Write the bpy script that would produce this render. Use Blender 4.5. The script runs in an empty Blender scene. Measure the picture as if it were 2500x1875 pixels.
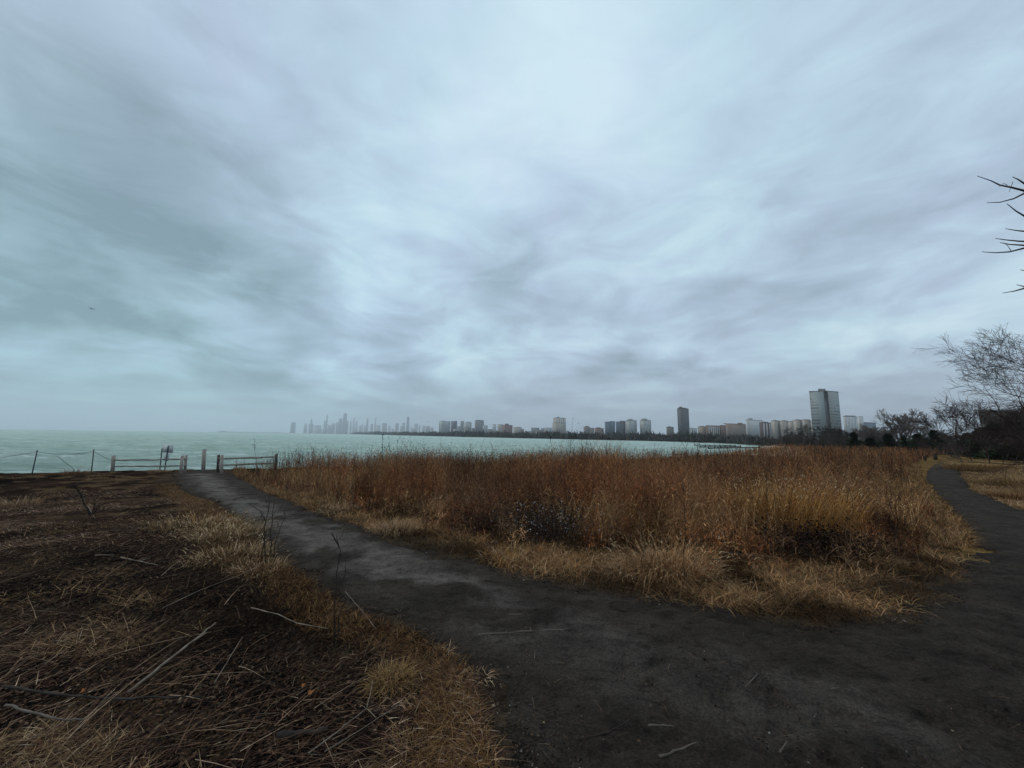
import bpy, math, random
import numpy as np
from mathutils import Matrix, Vector
R = np.random.RandomState(7)
random.seed(7)
S = bpy.context.scene
COL = S.collection
rad = math.radians

# ------------------------------------------------------------------ camera
EYE = 1.6
F = 833.5                      # focal length in pixels of the 2212 px wide view
PITCH, ROLL = rad(7.7), 0.0143
CAMM = Matrix.Translation((0, 0, EYE)) @ Matrix.Rotation(math.pi/2 + PITCH, 4, 'X') @ Matrix.Rotation(ROLL, 4, 'Z')
cd = bpy.data.cameras.new('camera'); cam = bpy.data.objects.new('camera', cd); COL.objects.link(cam)
cam.matrix_world = CAMM
cd.sensor_width = 36; cd.lens = F/2212*36; cd.clip_start = 0.05; cd.clip_end = 60000
S.camera = cam
M3 = np.array(CAMM.to_3x3())
def ray(u, v): return M3 @ np.array([(u-1106)/F, -(v-829.5)/F, -1.0])
def hor(u):                    # row of the horizon in column u
    a, b = 600.0, 1300.0
    for _ in range(40):
        m = (a+b)/2
        if ray(u, m)[2] > 0: a = m
        else: b = m
    return a
def at(u, v, Y):               # point on the ray at depth Y
    d = ray(u, v); return np.array([0, 0, EYE]) + d*(Y/d[1])
def azi(u):
    d = ray(u, hor(u)); return math.atan2(d[0], d[1])

# ------------------------------------------------------------------ noise and terrain
_T = np.random.RandomState(3).rand(256, 256)
def vn(x, y):
    x = np.asarray(x, float); y = np.asarray(y, float)
    xi = np.floor(x).astype(int); yi = np.floor(y).astype(int); fx = x-xi; fy = y-yi
    fx = fx*fx*(3-2*fx); fy = fy*fy*(3-2*fy)
    a = _T[xi % 256, yi % 256]; b = _T[(xi+1) % 256, yi % 256]; c = _T[xi % 256, (yi+1) % 256]; d = _T[(xi+1) % 256, (yi+1) % 256]
    return (a*(1-fx)+b*fx)*(1-fy) + (c*(1-fx)+d*fx)*fy
def fbm(x, y, o=4):
    s = 0; a = .5; t = 0
    for k in range(o):
        s = s + a*vn(x*2**k+17.3*k, y*2**k+5.1*k); t += a; a *= .5
    return s/t
def sst(a, b, x):
    t = np.clip((x-a)/(b-a), 0, 1); return t*t*(3-2*t)
WATER = -3.0
# far shore: (column, distance); near shore: (column, depth Y)
FARS = [(-400, 2e5), (600, 2e5), (640, 9300), (700, 7000), (780, 4600), (850, 2500), (938, 1500), (1030, 1150), (1130, 900), (1274, 720), (1415, 640), (1500, 540), (1590, 440), (1650, 330), (1690, 240)]
NEARS = [(-400, 16), (0, 19.5), (300, 22), (600, 25), (900, 29), (1250, 36), (1450, 46), (1560, 62), (1620, 90), (1660, 150), (1690, 240)]
fa = np.array([azi(u) for u, d in FARS]); fr = np.array([math.log(d) for u, d in FARS])
na = np.array([azi(u) for u, d in NEARS]); nr = np.array([math.log(d/math.cos(azi(u))) for u, d in NEARS])
TLAST = azi(1690)
def shores(th):
    rn = np.exp(np.interp(th, na, nr)); rf = np.exp(np.interp(th, fa, fr))
    rn = np.where(th > TLAST, 1e6, rn); rf = np.where(th > TLAST, 1e6, rf)
    return rn, rf
def H(x, y, micro=True):
    x = np.asarray(x, float); y = np.asarray(y, float)
    r = np.hypot(x, y); th = np.arctan2(x, y)
    h = -0.6*sst(6.5, 20, r)
    h = h + (fbm(x*.25+9, y*.25+4, 3)-.5)*.14*sst(3, 8, r)
    if micro:
        m = (fbm(x*2.1, y*2.1, 4)-.5)*.05 + (fbm(x*9.1, y*9.1, 3)-.5)*.018
        h = h + m*np.clip(r/1.5, 0, 1)*np.clip(60/np.maximum(r, 1), 0, 1)
    rn, rf = shores(th)
    rn = rn*(1+.03*(vn(th*60+50, 3)-.5))
    sea = -4.5
    k = sst(0, 1, (r-rn)/np.maximum(3.0, rn*.05))
    h = h*(1-k) + sea*k
    k2 = sst(0, 1, (r-rf)/np.maximum(4.0, rf*.01))
    return h*(1-k2) + (-2.3)*k2
def G(u, v):                   # pixel -> ground point
    d = ray(u, v); z = 0.0
    for _ in range(30):
        t = (z-EYE)/d[2]; p = d*t
        z = .5*z + .5*float(H(p[0], p[1]))
    return np.array([p[0], p[1], float(H(p[0], p[1]))])
def g2(pts): return np.array([G(u, v)[:2] for u, v in pts])
def inside(poly, x, y):
    x = np.asarray(x); y = np.asarray(y); c = np.zeros(x.shape, bool); n = len(poly)
    for i in range(n):
        x0, y0 = poly[i]; x1, y1 = poly[(i+1) % n]
        k = ((y0 > y) != (y1 > y))
        c ^= k & (x < (x1-x0)*(y-y0)/((y1-y0) if y1 != y0 else 1e-9)+x0)
    return c
def dist_poly(poly, x, y):
    x = np.asarray(x, float); y = np.asarray(y, float); d = np.full(x.shape, 1e9); n = len(poly)
    for i in range(n):
        ax, ay = poly[i]; bx, by = poly[(i+1) % n]; ex, ey = bx-ax, by-ay
        t = np.clip(((x-ax)*ex+(y-ay)*ey)/(ex*ex+ey*ey+1e-12), 0, 1)
        d = np.minimum(d, np.hypot(x-ax-t*ex, y-ay-t*ey))
    return d
LEFT_EDGE = [(372, 1026), (378, 1045), (405, 1066), (462, 1086), (508, 1120), (545, 1158), (580, 1195), (640, 1235), (700, 1275), (760, 1322), (830, 1345), (900, 1372), (960, 1410), (1010, 1450), (1030, 1500), (1050, 1560), (1060, 1620), (1080, 1659)]
RIGHT_EDGE = [(1995, 1035), (2018, 1062), (2052, 1100), (2088, 1140), (2105, 1180), (2085, 1235), (2045, 1290), (1960, 1322), (1880, 1347), (1800, 1360), (1700, 1350), (1600, 1335), (1520, 1315), (1420, 1295), (1330, 1285), (1250, 1270), (1130, 1245), (1060, 1225), (960, 1200), (900, 1185), (830, 1160), (760, 1135), (680, 1110), (600, 1075), (545, 1047), (505, 1026)]
RP_L = [(2045, 992), (2008, 1008)]
RP_R = [(2212, 1104), (2150, 1080), (2100, 1056), (2080, 1030), (2072, 1008), (2082, 991)]
le = g2(LEFT_EDGE); re_ = g2(RIGHT_EDGE); rpl = g2(RP_L); rpr = g2(RP_R)
far_end = [G(425, 1016)[:2], G(470, 1016)[:2]]
PATH = np.array([*le[::-1], far_end[0], far_end[1], *re_[::-1], *rpl[::-1], *rpr[::-1],
                 (14.5, 8.2), (16, 3), (16, -6), (-.4, -6)])
# tall plants: near boundary in pixels, then world points out along the shore
TN = [(482, 1012), (545, 1030), (610, 1050), (700, 1078), (770, 1100), (860, 1124), (960, 1140), (1060, 1158), (1180, 1176), (1300, 1188), (1400, 1196), (1500, 1190), (1580, 1200), (1680, 1212), (1800, 1216), (1890, 1212), (1950, 1196), (1985, 1165), (1990, 1120), (1982, 1080), (1968, 1040), (1962, 1012), (1985, 994), (2020, 984), (2110, 979)]
tn = g2(TN)
def polar(u, r): a = azi(u); return (r*math.sin(a), r*math.cos(a))
TALL = np.array([*tn, (110, 88), (75, 120), polar(1690, 120), polar(1640, 95), polar(1600, 72), polar(1540, 56), polar(1450, 48), polar(1250, 35.5), polar(1050, 31), polar(900, 29.5), polar(750, 28.8), polar(600, 28.0), polar(520, 27.0)])

# ------------------------------------------------------------------ materials
def nodes(name):
    m = bpy.data.materials.new(name); m.use_nodes = True
    nt = m.node_tree; return m, nt, nt.nodes['Principled BSDF']
def N(nt, t, **k):
    n = nt.nodes.new(t)
    for a, b in k.items():
        if a in n.inputs.keys(): n.inputs[a].default_value = b
        else: setattr(n, a, b)
    return n
def mixc(nt, fac, a, b, mode='MIX'):
    n = nt.nodes.new('ShaderNodeMix'); n.data_type = 'RGBA'; n.blend_type = mode
    for s, val in ((0, fac), (6, a), (7, b)):
        if hasattr(val, 'links') or isinstance(val, bpy.types.NodeSocket): nt.links.new(val, n.inputs[s])
        else: n.inputs[s].default_value = val if s == 0 else (*val, 1) if len(val) == 3 else val
    return n.outputs[2]
def rng(nt, v, a, b, c=0., d=1.):
    n = nt.nodes.new('ShaderNodeMapRange'); n.inputs[1].default_value = a; n.inputs[2].default_value = b
    n.inputs[3].default_value = c; n.inputs[4].default_value = d; nt.links.new(v, n.inputs[0]); return n.outputs[0]
def noise(nt, vec, scale, detail=4, rough=.55, dist=0):
    n = N(nt, 'ShaderNodeTexNoise'); n.inputs['Scale'].default_value = scale; n.inputs['Detail'].default_value = detail
    n.inputs['Roughness'].default_value = rough; n.inputs['Distortion'].default_value = dist
    if vec is not None: nt.links.new(vec, n.inputs['Vector'])
    return n.outputs['Fac']
def objco(nt): return N(nt, 'ShaderNodeTexCoord').outputs['Object']
def mapping(nt, v, sc=(1, 1, 1), rot=(0, 0, 0)):
    n = N(nt, 'ShaderNodeMapping'); n.inputs['Scale'].default_value = sc; n.inputs['Rotation'].default_value = rot
    nt.links.new(v, n.inputs['Vector']); return n.outputs[0]
def bump(nt, h, strength, dist, bs):
    n = N(nt, 'ShaderNodeBump'); n.inputs['Strength'].default_value = strength; n.inputs['Distance'].default_value = dist
    nt.links.new(h, n.inputs['Height']); nt.links.new(n.outputs[0], bs.inputs['Normal'])
def m_attr(name, rough=.9, gain=1.0, var=.35, spec=.03):
    m, nt, b = nodes(name); a = N(nt, 'ShaderNodeVertexColor'); a.layer_name = 'Col'
    f = rng(nt, noise(nt, objco(nt), 30, 2), .3, .7, 1-var, 1+var)
    c = mixc(nt, 1.0, a.outputs[0], f, 'MULTIPLY'); nt.links.new(c, b.inputs['Base Color'])
    b.inputs['Roughness'].default_value = rough; b.inputs['Specular IOR Level'].default_value = spec
    return m
def m_plain(name, c1, c2, scale=5, rough=.8, sc=(1, 1, 1), bmp=0, spec=.08):
    m, nt, b = nodes(name); v = mapping(nt, objco(nt), sc); f = noise(nt, v, scale, 5)
    nt.links.new(mixc(nt, rng(nt, f, .35, .65), c1, c2), b.inputs['Base Color'])
    b.inputs['Roughness'].default_value = rough; b.inputs['Specular IOR Level'].default_value = spec
    if bmp: bump(nt, f, .6, bmp, b)
    return m
MAT = {}
MAT['dry'] = m_attr('dry_plants')
MAT['bark'] = m_plain('bark', (.032, .024, .020), (.065, .052, .044), 9, .9)
MAT['bark_grey'] = m_plain('grey_bark', (.05, .043, .040), (.085, .073, .066), 9, .9)
MAT['twigs'] = m_plain('twig_bark', (.038, .026, .023), (.075, .056, .050), 3, .85)
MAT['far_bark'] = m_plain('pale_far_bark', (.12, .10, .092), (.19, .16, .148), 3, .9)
MAT['wood'] = m_plain('weathered_wood', (.21, .175, .15), (.37, .32, .28), 6, .85, (6, 6, 1), .004)
MAT['woodd'] = m_plain('dark_wood', (.05, .042, .036), (.10, .085, .075), 6, .85, (6, 6, 1), .004)
MAT['rail'] = m_plain('rail_wood', (.15, .12, .105), (.29, .24, .215), 5, .85, (1, 6, 6), .004)
MAT['metal'] = m_plain('dull_metal', (.035, .04, .045), (.06, .065, .07), 8, .55)
MAT['signback'] = m_plain('bare_aluminium', (.50, .52, .52), (.58, .60, .59), 3, .6)
MAT['palestick'] = m_plain('pale_dead_wood', (.11, .085, .065), (.25, .20, .155), 8, .8)
MAT['darkstick'] = m_plain('dark_dead_wood', (.018, .014, .012), (.05, .04, .034), 8, .85)
MAT['greystick'] = m_plain('grey_dead_wood', (.07, .058, .048), (.14, .115, .095), 8, .85)
MAT['feather'] = m_plain('grey_feathers', (.05, .05, .055), (.10, .10, .11), 8, .8)
MAT['leaf'] = m_plain('orange_leaf', (.20, .06, .02), (.34, .13, .04), 18, .7)
MAT['stone'] = m_plain('stone', (.10, .10, .10), (.2, .2, .19), 8, .85)

def ground_mat():
    m, nt, b = nodes('meadow_ground'); co = objco(nt)
    a = N(nt, 'ShaderNodeVertexColor'); a.layer_name = 'Col'
    f1 = rng(nt, noise(nt, co, 1.6, 6, .65), .3, .7, .45, 1.5)
    f2 = rng(nt, noise(nt, mapping(nt, co, (1, 2.4, 1), (0, 0, .5)), 22, 4, .7), .3, .7, .45, 1.6)
    c = mixc(nt, 1., a.outputs[0], f1, 'MULTIPLY'); c = mixc(nt, 1., c, f2, 'MULTIPLY')
    nt.links.new(c, b.inputs['Base Color']); b.inputs['Roughness'].default_value = .95; b.inputs['Specular IOR Level'].default_value = .0
    bump(nt, noise(nt, co, 30, 6, .75), .8, .03, b); return m
def path_mat():
    m, nt, b = nodes('dirt_path'); co = objco(nt)
    a = N(nt, 'ShaderNodeVertexColor'); a.layer_name = 'Col'
    f1 = rng(nt, noise(nt, mapping(nt, co, (1, 1.5, 1), (0, 0, .9)), 1.5, 7, .68, .3), .36, .64, .64, 1.35)
    f2 = rng(nt, noise(nt, mapping(nt, co, (1, 1.6, 1), (0, 0, .9)), 7, 6, .7, .5), .36, .50, .58, 1.0)
    f3 = rng(nt, noise(nt, co, 55, 6, .85), .32, .68, .35, 1.75)
    c = a.outputs[0]
    for f in (f1, f2, f3): c = mixc(nt, 1., c, f, 'MULTIPLY')
    vo = N(nt, 'ShaderNodeTexVoronoi'); vo.inputs['Scale'].default_value = 26; nt.links.new(co, vo.inputs['Vector'])
    k = rng(nt, vo.outputs['Distance'], .05, .085, 1, 0)
    wn = N(nt, 'ShaderNodeTexWhiteNoise'); nt.links.new(vo.outputs['Position'], wn.inputs['Vector'])
    kk = N(nt, 'ShaderNodeMath', operation='MULTIPLY'); nt.links.new(k, kk.inputs[0]); nt.links.new(rng(nt, wn.outputs[0], .90, .93), kk.inputs[1])
    c = mixc(nt, kk.outputs[0], c, (.16, .15, .14))
    nt.links.new(c, b.inputs['Base Color']); b.inputs['Roughness'].default_value = .9; b.inputs['Specular IOR Level'].default_value = .04
    h1 = noise(nt, co, 14, 8, .75); h2 = noise(nt, mapping(nt, co, (1, 1.6, 1), (0, 0, .9)), 8, 5, .7, .5)
    ad = N(nt, 'ShaderNodeMath', operation='ADD'); nt.links.new(h1, ad.inputs[0]); nt.links.new(h2, ad.inputs[1])
    bump(nt, ad.outputs[0], 1., .06, b); return m
def water_mat():
    m, nt, b = nodes('lake_water'); co = objco(nt)
    v = mapping(nt, co, (.35, 1, 1), (0, 0, .12))
    f = noise(nt, v, .09, 6, .6)
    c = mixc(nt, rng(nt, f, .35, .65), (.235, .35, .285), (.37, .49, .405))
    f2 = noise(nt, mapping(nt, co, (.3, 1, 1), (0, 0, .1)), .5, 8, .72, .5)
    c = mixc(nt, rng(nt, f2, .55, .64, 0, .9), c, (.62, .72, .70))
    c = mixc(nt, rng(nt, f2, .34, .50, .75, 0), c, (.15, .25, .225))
    nt.links.new(c, b.inputs['Base Color']); b.inputs['Roughness'].default_value = .32
    b.inputs['IOR'].default_value = 1.33
    n2 = noise(nt, mapping(nt, co, (.5, 1, 1), (0, 0, .1)), 1.2, 8, .7)
    bump(nt, n2, 1., 1.1, b); return m
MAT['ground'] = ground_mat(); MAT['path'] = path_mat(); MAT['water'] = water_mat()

def facade(name, wall, win, pw=3.2, ph=3.1, ww=.5, hh=.5, var=.3, rough=.7):
    """wall with a grid of windows, in metres of the wall's own space"""
    m, nt, b = nodes(name); co = objco(nt); sp = N(nt, 'ShaderNodeSeparateXYZ'); nt.links.new(co, sp.inputs[0])
    s = N(nt, 'ShaderNodeMath', operation='ADD'); nt.links.new(sp.outputs[0], s.inputs[0]); nt.links.new(sp.outputs[1], s.inputs[1])
    def cell(v, p, w):
        d = N(nt, 'ShaderNodeMath', operation='DIVIDE'); nt.links.new(v, d.inputs[0]); d.inputs[1].default_value = p
        fl = N(nt, 'ShaderNodeMath', operation='FLOOR'); nt.links.new(d.outputs[0], fl.inputs[0])
        fr_ = N(nt, 'ShaderNodeMath', operation='FRACT'); nt.links.new(d.outputs[0], fr_.inputs[0])
        c = N(nt, 'ShaderNodeMath', operation='LESS_THAN'); nt.links.new(fr_.outputs[0], c.inputs[0]); c.inputs[1].default_value = w
        return fl.outputs[0], c.outputs[0]
    fx, cx = cell(s.outputs[0], pw, ww); fz, cz = cell(sp.outputs[2], ph, hh)
    k = N(nt, 'ShaderNodeMath', operation='MULTIPLY'); nt.links.new(cx, k.inputs[0]); nt.links.new(cz, k.inputs[1])
    ge = N(nt, 'ShaderNodeNewGeometry'); sg = N(nt, 'ShaderNodeSeparateXYZ'); nt.links.new(ge.outputs['Normal'], sg.inputs[0])
    up = N(nt, 'ShaderNodeMath', operation='LESS_THAN'); nt.links.new(sg.outputs[2], up.inputs[0]); up.inputs[1].default_value = .5
    k2 = N(nt, 'ShaderNodeMath', operation='MULTIPLY'); nt.links.new(k.outputs[0], k2.inputs[0]); nt.links.new(up.outputs[0], k2.inputs[1])
    cb = N(nt, 'ShaderNodeCombineXYZ'); nt.links.new(fx, cb.inputs[0]); nt.links.new(fz, cb.inputs[1])
    wn = N(nt, 'ShaderNodeTexWhiteNoise'); nt.links.new(cb.outputs[0], wn.inputs['Vector'])
    wc = mixc(nt, rng(nt, wn.outputs[0], 0, 1, 0, var), win, (.35, .38, .38))
    wv = mixc(nt, rng(nt, noise(nt, co, .06, 3), .3, .7, 0, .35), wall, tuple(x*.7 for x in wall))
    nt.links.new(mixc(nt, k2.outputs[0], wv, wc), b.inputs['Base Color']); b.inputs['Roughness'].default_value = rough
    return m
FC = dict(
    grey=facade('grey_concrete_facade', (.22, .22, .22), (.08, .09, .10)),
    dark=facade('dark_facade', (.10, .10, .11), (.04, .045, .05)),
    blue=facade('blue_glass_facade', (.12, .16, .20), (.07, .11, .15), 2.4, 3.1, .8, .7),
    cream=facade('cream_facade', (.38, .345, .30), (.16, .14, .12), 5.2, 3.1, .35, .55),
    creamd=facade('grey_brown_facade', (.20, .185, .165), (.10, .095, .09), 4, 3.1, .4, .5),  # cream tone darkened to a dull grey brown
    white=facade('white_balcony_facade', (.50, .52, .52), (.15, .17, .18), 4.4, 3.1, .55, .5),
    pale=facade('pale_grey_facade', (.36, .38, .38), (.14, .15, .16), 3.6, 3.1, .45, .5),
    brick=facade('brown_brick_facade', (.19, .115, .09), (.10, .075, .07), 3.4, 3.2, .42, .5),
    red=facade('dark_red_brick_facade', (.11, .06, .055), (.10, .09, .09), 4.5, 3.2, .3, .6),
    tan=facade('tan_brick_facade', (.26, .20, .155), (.13, .10, .08), 3.2, 3.2, .42, .5),
    glass=facade('mottled_glass_facade', (.25, .29, .29), (.03, .05, .06), 8.0, 6.4, .66, .58, .6, .6),
    olive=facade('dark_olive_facade', (.05, .05, .045), (.02, .022, .022), 3.4, 3.0, .6, .5),
    stripe=facade('ribbed_grey_facade', (.34, .36, .36), (.13, .15, .16), 6.5, 300, .45, 1.0),
    warmstripe=facade('ribbed_cream_facade', (.40, .37, .33), (.20, .17, .15), 7, 300, .4, 1.0))
MAT['roofing'] = m_plain('grey_roofing', (.10, .10, .10), (.17, .17, .17), 1, .9)

# ------------------------------------------------------------------ mesh builder
class MB:
    def __init__(s): s.v = []; s.f = []; s.c = []; s.n = 0
    def add(s, v, f, c=None):
        v = np.asarray(v, float).reshape(-1, 3); f = np.asarray(f, int)
        s.v.append(v); s.f.append(f+s.n); s.n += len(v)
        if c is None: c = np.ones((len(v), 3))
        s.c.append(np.broadcast_to(np.asarray(c, float), (len(v), 3)))
    def mesh(s, name, mat, smooth=False, origin=None):
        V = np.concatenate(s.v); C = np.concatenate(s.c)
        if origin is not None: V = V-np.asarray(origin)
        tot = sum(f.size for f in s.f); me = bpy.data.meshes.new(name)
        me.vertices.add(len(V)); me.vertices.foreach_set('co', V.astype(np.float32).ravel())
        me.loops.add(tot); me.loops.foreach_set('vertex_index', np.concatenate([f.ravel() for f in s.f]).astype(np.int32))
        sizes = np.concatenate([np.full(len(f), f.shape[1]) for f in s.f]); starts = np.concatenate([[0], np.cumsum(sizes)[:-1]])
        me.polygons.add(len(sizes)); me.polygons.foreach_set('loop_start', starts.astype(np.int32))
        if smooth: me.polygons.foreach_set('use_smooth', np.ones(len(sizes), bool))
        me.update(calc_edges=True)
        a = me.color_attributes.new('Col', 'FLOAT_COLOR', 'POINT')
        a.data.foreach_set('color', np.hstack([C, np.ones((len(C), 1))]).astype(np.float32).ravel())
        me.materials.append(mat); return me
    def build(s, name, mat, parent=None, origin=None, smooth=False):
        if origin is None and parent is not None: origin = tuple(parent.matrix_world.translation) if parent.parent is None else tuple(parent['_o'])
        me = s.mesh(name, mat, smooth, origin); o = bpy.data.objects.new(name, me); COL.objects.link(o)
        if parent is not None: o.parent = parent
        elif origin is not None: o.location = origin
        return o
def tag(o, label=None, cat=None, group=None, kind=None):
    for k, v in (('label', label), ('category', cat), ('group', group), ('kind', kind)):
        if v: o[k] = v
    return o
def empty(name, loc):
    o = bpy.data.objects.new(name, None); COL.objects.link(o); o.location = loc; o.empty_display_size = .2
    o.matrix_world = Matrix.Translation(Vector(loc)); return o
def box(mb, lo, hi, c=None, rot=0, ctr=(0, 0)):
    lo = np.array(lo, float); hi = np.array(hi, float)
    v = np.array([[(hi if i & 1 else lo)[0], (hi if i & 2 else lo)[1], (hi if i & 4 else lo)[2]] for i in range(8)])
    if rot:
        cs, sn = math.cos(rot), math.sin(rot); x = v[:, 0]-ctr[0]; y = v[:, 1]-ctr[1]
        v[:, 0] = ctr[0]+cs*x-sn*y; v[:, 1] = ctr[1]+sn*x+cs*y
    mb.add(v, [[0, 2, 3, 1], [4, 5, 7, 6], [0, 1, 5, 4], [2, 6, 7, 3], [0, 4, 6, 2], [1, 3, 7, 5]], c)
def prism(mb, foot, z0, z1, foot2=None, c=None):
    foot = np.asarray(foot, float); n = len(foot); f2 = foot if foot2 is None else np.asarray(foot2, float)
    v = np.vstack([np.hstack([foot, np.full((n, 1), z0)]), np.hstack([f2, np.full((n, 1), z1)])])
    q = [[i, (i+1) % n, n+(i+1) % n, n+i] for i in range(n)]
    mb.add(v, q, c); mb.f.append(np.array([[mb.n-n+i for i in range(n)]])); mb.f.append(np.array([[mb.n-2*n+i for i in range(n)][::-1]]))
def tube(mb, pts, rads, sides=6, c=None, squash=1.0):
    pts = np.asarray(pts, float); n = len(pts); rads = np.broadcast_to(rads, (n,))
    t = np.gradient(pts, axis=0); t /= np.linalg.norm(t, axis=1)[:, None]+1e-9
    up = np.array([0, 0, 1.]) if abs(t[0][2]) < .9 else np.array([1., 0, 0])
    V = []
    for i in range(n):
        a = np.cross(t[i], up); a /= np.linalg.norm(a)+1e-9; b = np.cross(t[i], a)
        for k in range(sides):
            w = 2*math.pi*k/sides+.4; V.append(pts[i]+rads[i]*(a*math.cos(w)+b*math.sin(w)*squash))
    q = [[i*sides+k, i*sides+(k+1) % sides, (i+1)*sides+(k+1) % sides, (i+1)*sides+k] for i in range(n-1) for k in range(sides)]
    mb.add(V, q, c)
    mb.f.append(np.array([[mb.n-n*sides+k for k in range(sides)][::-1]])); mb.f.append(np.array([[mb.n-sides+k for k in range(sides)]]))
def segs(mb, P0, P1, r0, r1, c=None, sides=3):
    """many straight tapered pieces at once"""
    P0 = np.asarray(P0); P1 = np.asarray(P1); n = len(P0); t = P1-P0; t /= np.linalg.norm(t, axis=1)[:, None]+1e-9
    up = np.where((np.abs(t[:, 2]) < .9)[:, None], np.array([0, 0, 1.]), np.array([1., 0, 0]))
    a = np.cross(t, up); a /= np.linalg.norm(a, axis=1)[:, None]+1e-9; b = np.cross(t, a)
    rows = []
    for P, r in ((P0, r0), (P1, r1)):
        for k in range(sides):
            w = 2*math.pi*k/sides; rows.append(P+np.asarray(r)[:, None]*(a*math.cos(w)+b*math.sin(w)))
    V = np.stack(rows, 1); base = np.arange(n)*2*sides
    F_ = np.concatenate([np.stack([base+k, base+(k+1) % sides, base+sides+(k+1) % sides, base+sides+k], 1) for k in range(sides)])
    cc = None if c is None else np.repeat(c, 2*sides, axis=0)
    mb.add(V.reshape(-1, 3), F_, cc)
def blade_pts(P, az, L, lean, bend, droop, t):
    hx = np.sin(az); hy = np.cos(az); f = L*(lean*t+bend*t*t); z = L*(np.sqrt(np.clip(1-lean**2, .0, 1))*t-droop*t*t)
    return np.stack([P[:, 0]+hx*f, P[:, 1]+hy*f, P[:, 2]+z], 1)
def blades(mb, P, az, L, W, lean, bend, droop, C, k=3, tip=.15, face=None, floor=None):
    n = len(P); az, L, W, lean, bend, droop = [np.broadcast_to(np.asarray(q, float), (n,)) for q in (az, L, W, lean, bend, droop)]
    fz = az+math.pi/2 if face is None else face
    sx = np.sin(fz); sy = np.cos(fz); rows = []
    for i in range(k+1):
        t = i/k; p = blade_pts(P, az, L, lean, bend, droop, t)
        if floor is not None: p[:, 2] = np.maximum(p[:, 2], floor)
        w = W*(1-(1-tip)*t**1.5)/2
        o = np.stack([sx*w, sy*w, np.zeros(n)], 1); rows += [p-o, p+o]
    V = np.stack(rows, 1); m = 2*(k+1); base = np.arange(n)*m
    F_ = np.concatenate([np.stack([base+2*i, base+2*i+1, base+2*i+3, base+2*i+2], 1) for i in range(k)])
    mb.add(V.reshape(-1, 3), F_, np.repeat(np.broadcast_to(C, (n, 3)), m, axis=0))
def specks(mb, P, size, C, flat=False):
    """small two-faced lumps (seed heads, leaf bits)"""
    n = len(P); size = np.broadcast_to(size, (n,)); rx = R.randn(n, 3); rx /= np.linalg.norm(rx, axis=1)[:, None]
    if flat: rx[:, 2] *= .25
    ry = np.cross(rx, R.randn(n, 3)); ry /= np.linalg.norm(ry, axis=1)[:, None]+1e-9; rz = np.cross(rx, ry)
    s = size[:, None]; V = np.stack([P+rx*s, P+ry*s*.6, P-rx*s, P-ry*s*.6, P+rz*s*.5], 1); b = np.arange(n)*5
    mb.add(V.reshape(-1, 3), np.concatenate([np.stack([b, b+1, b+4], 1), np.stack([b+1, b+2, b+4], 1), np.stack([b+2, b+3, b+4], 1), np.stack([b+3, b, b+4], 1)]),
           np.repeat(np.broadcast_to(C, (n, 3)), 5, axis=0))
def pick(cols, n, w=None, jit=.25):
    cols = np.array(cols); i = R.choice(len(cols), n, p=None if w is None else np.array(w)/sum(w))
    return cols[i]*(1+jit*(R.rand(n, 1)*2-1))
def fc(mat): return mat

# ------------------------------------------------------------------ ground sheet, path, lake
TH = np.concatenate([np.linspace(-math.pi, -1.12, 60)[:-1], np.linspace(-1.12, 1.12, 560), np.linspace(1.12, math.pi, 60)[1:]])
RR = np.exp(np.concatenate([np.linspace(math.log(.3), math.log(60), 330), np.linspace(math.log(60), math.log(14000), 150)[1:]]))
tt, rr = np.meshgrid(TH, RR, indexing='ij'); gx = rr*np.sin(tt); gy = rr*np.cos(tt); gz = H(gx, gy)
in_path = inside(PATH, gx+(fbm(gx*3, gy*3, 3)-.5)*.55, gy+(fbm(gx*3+40, gy*3, 3)-.5)*.55)
wob = lambda a, b: (a+(fbm(a*3, b*3, 3)-.5)*.55+(vn(a*14, b*14)-.5)*.10, b+(fbm(a*3+40, b*3, 3)-.5)*.55+(vn(a*14+9, b*14)-.5)*.10)
wgx, wgy = wob(gx, gy); dwg = dist_poly(PATH, wgx, wgy); gz_ground = gz - .022*(inside(PATH, wgx, wgy) & (dwg > .32+rr*.02)) - .04*(inside(PATH, wgx, wgy) & (dwg > .6+rr*.03))
nT, nR = gx.shape
idx = np.arange(nT*nR).reshape(nT, nR)
quads = np.stack([idx[:-1, :-1], idx[:-1, 1:], idx[1:, 1:], idx[1:, :-1]], -1).reshape(-1, 4)[:, ::-1]
TRP = np.array([tuple(G(u, v)[:2]) for u, v in [(2105, 1190), (2088, 1140), (2052, 1100), (2018, 1062), (1995, 1035), (2008, 1008), (2045, 992)]])
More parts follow.
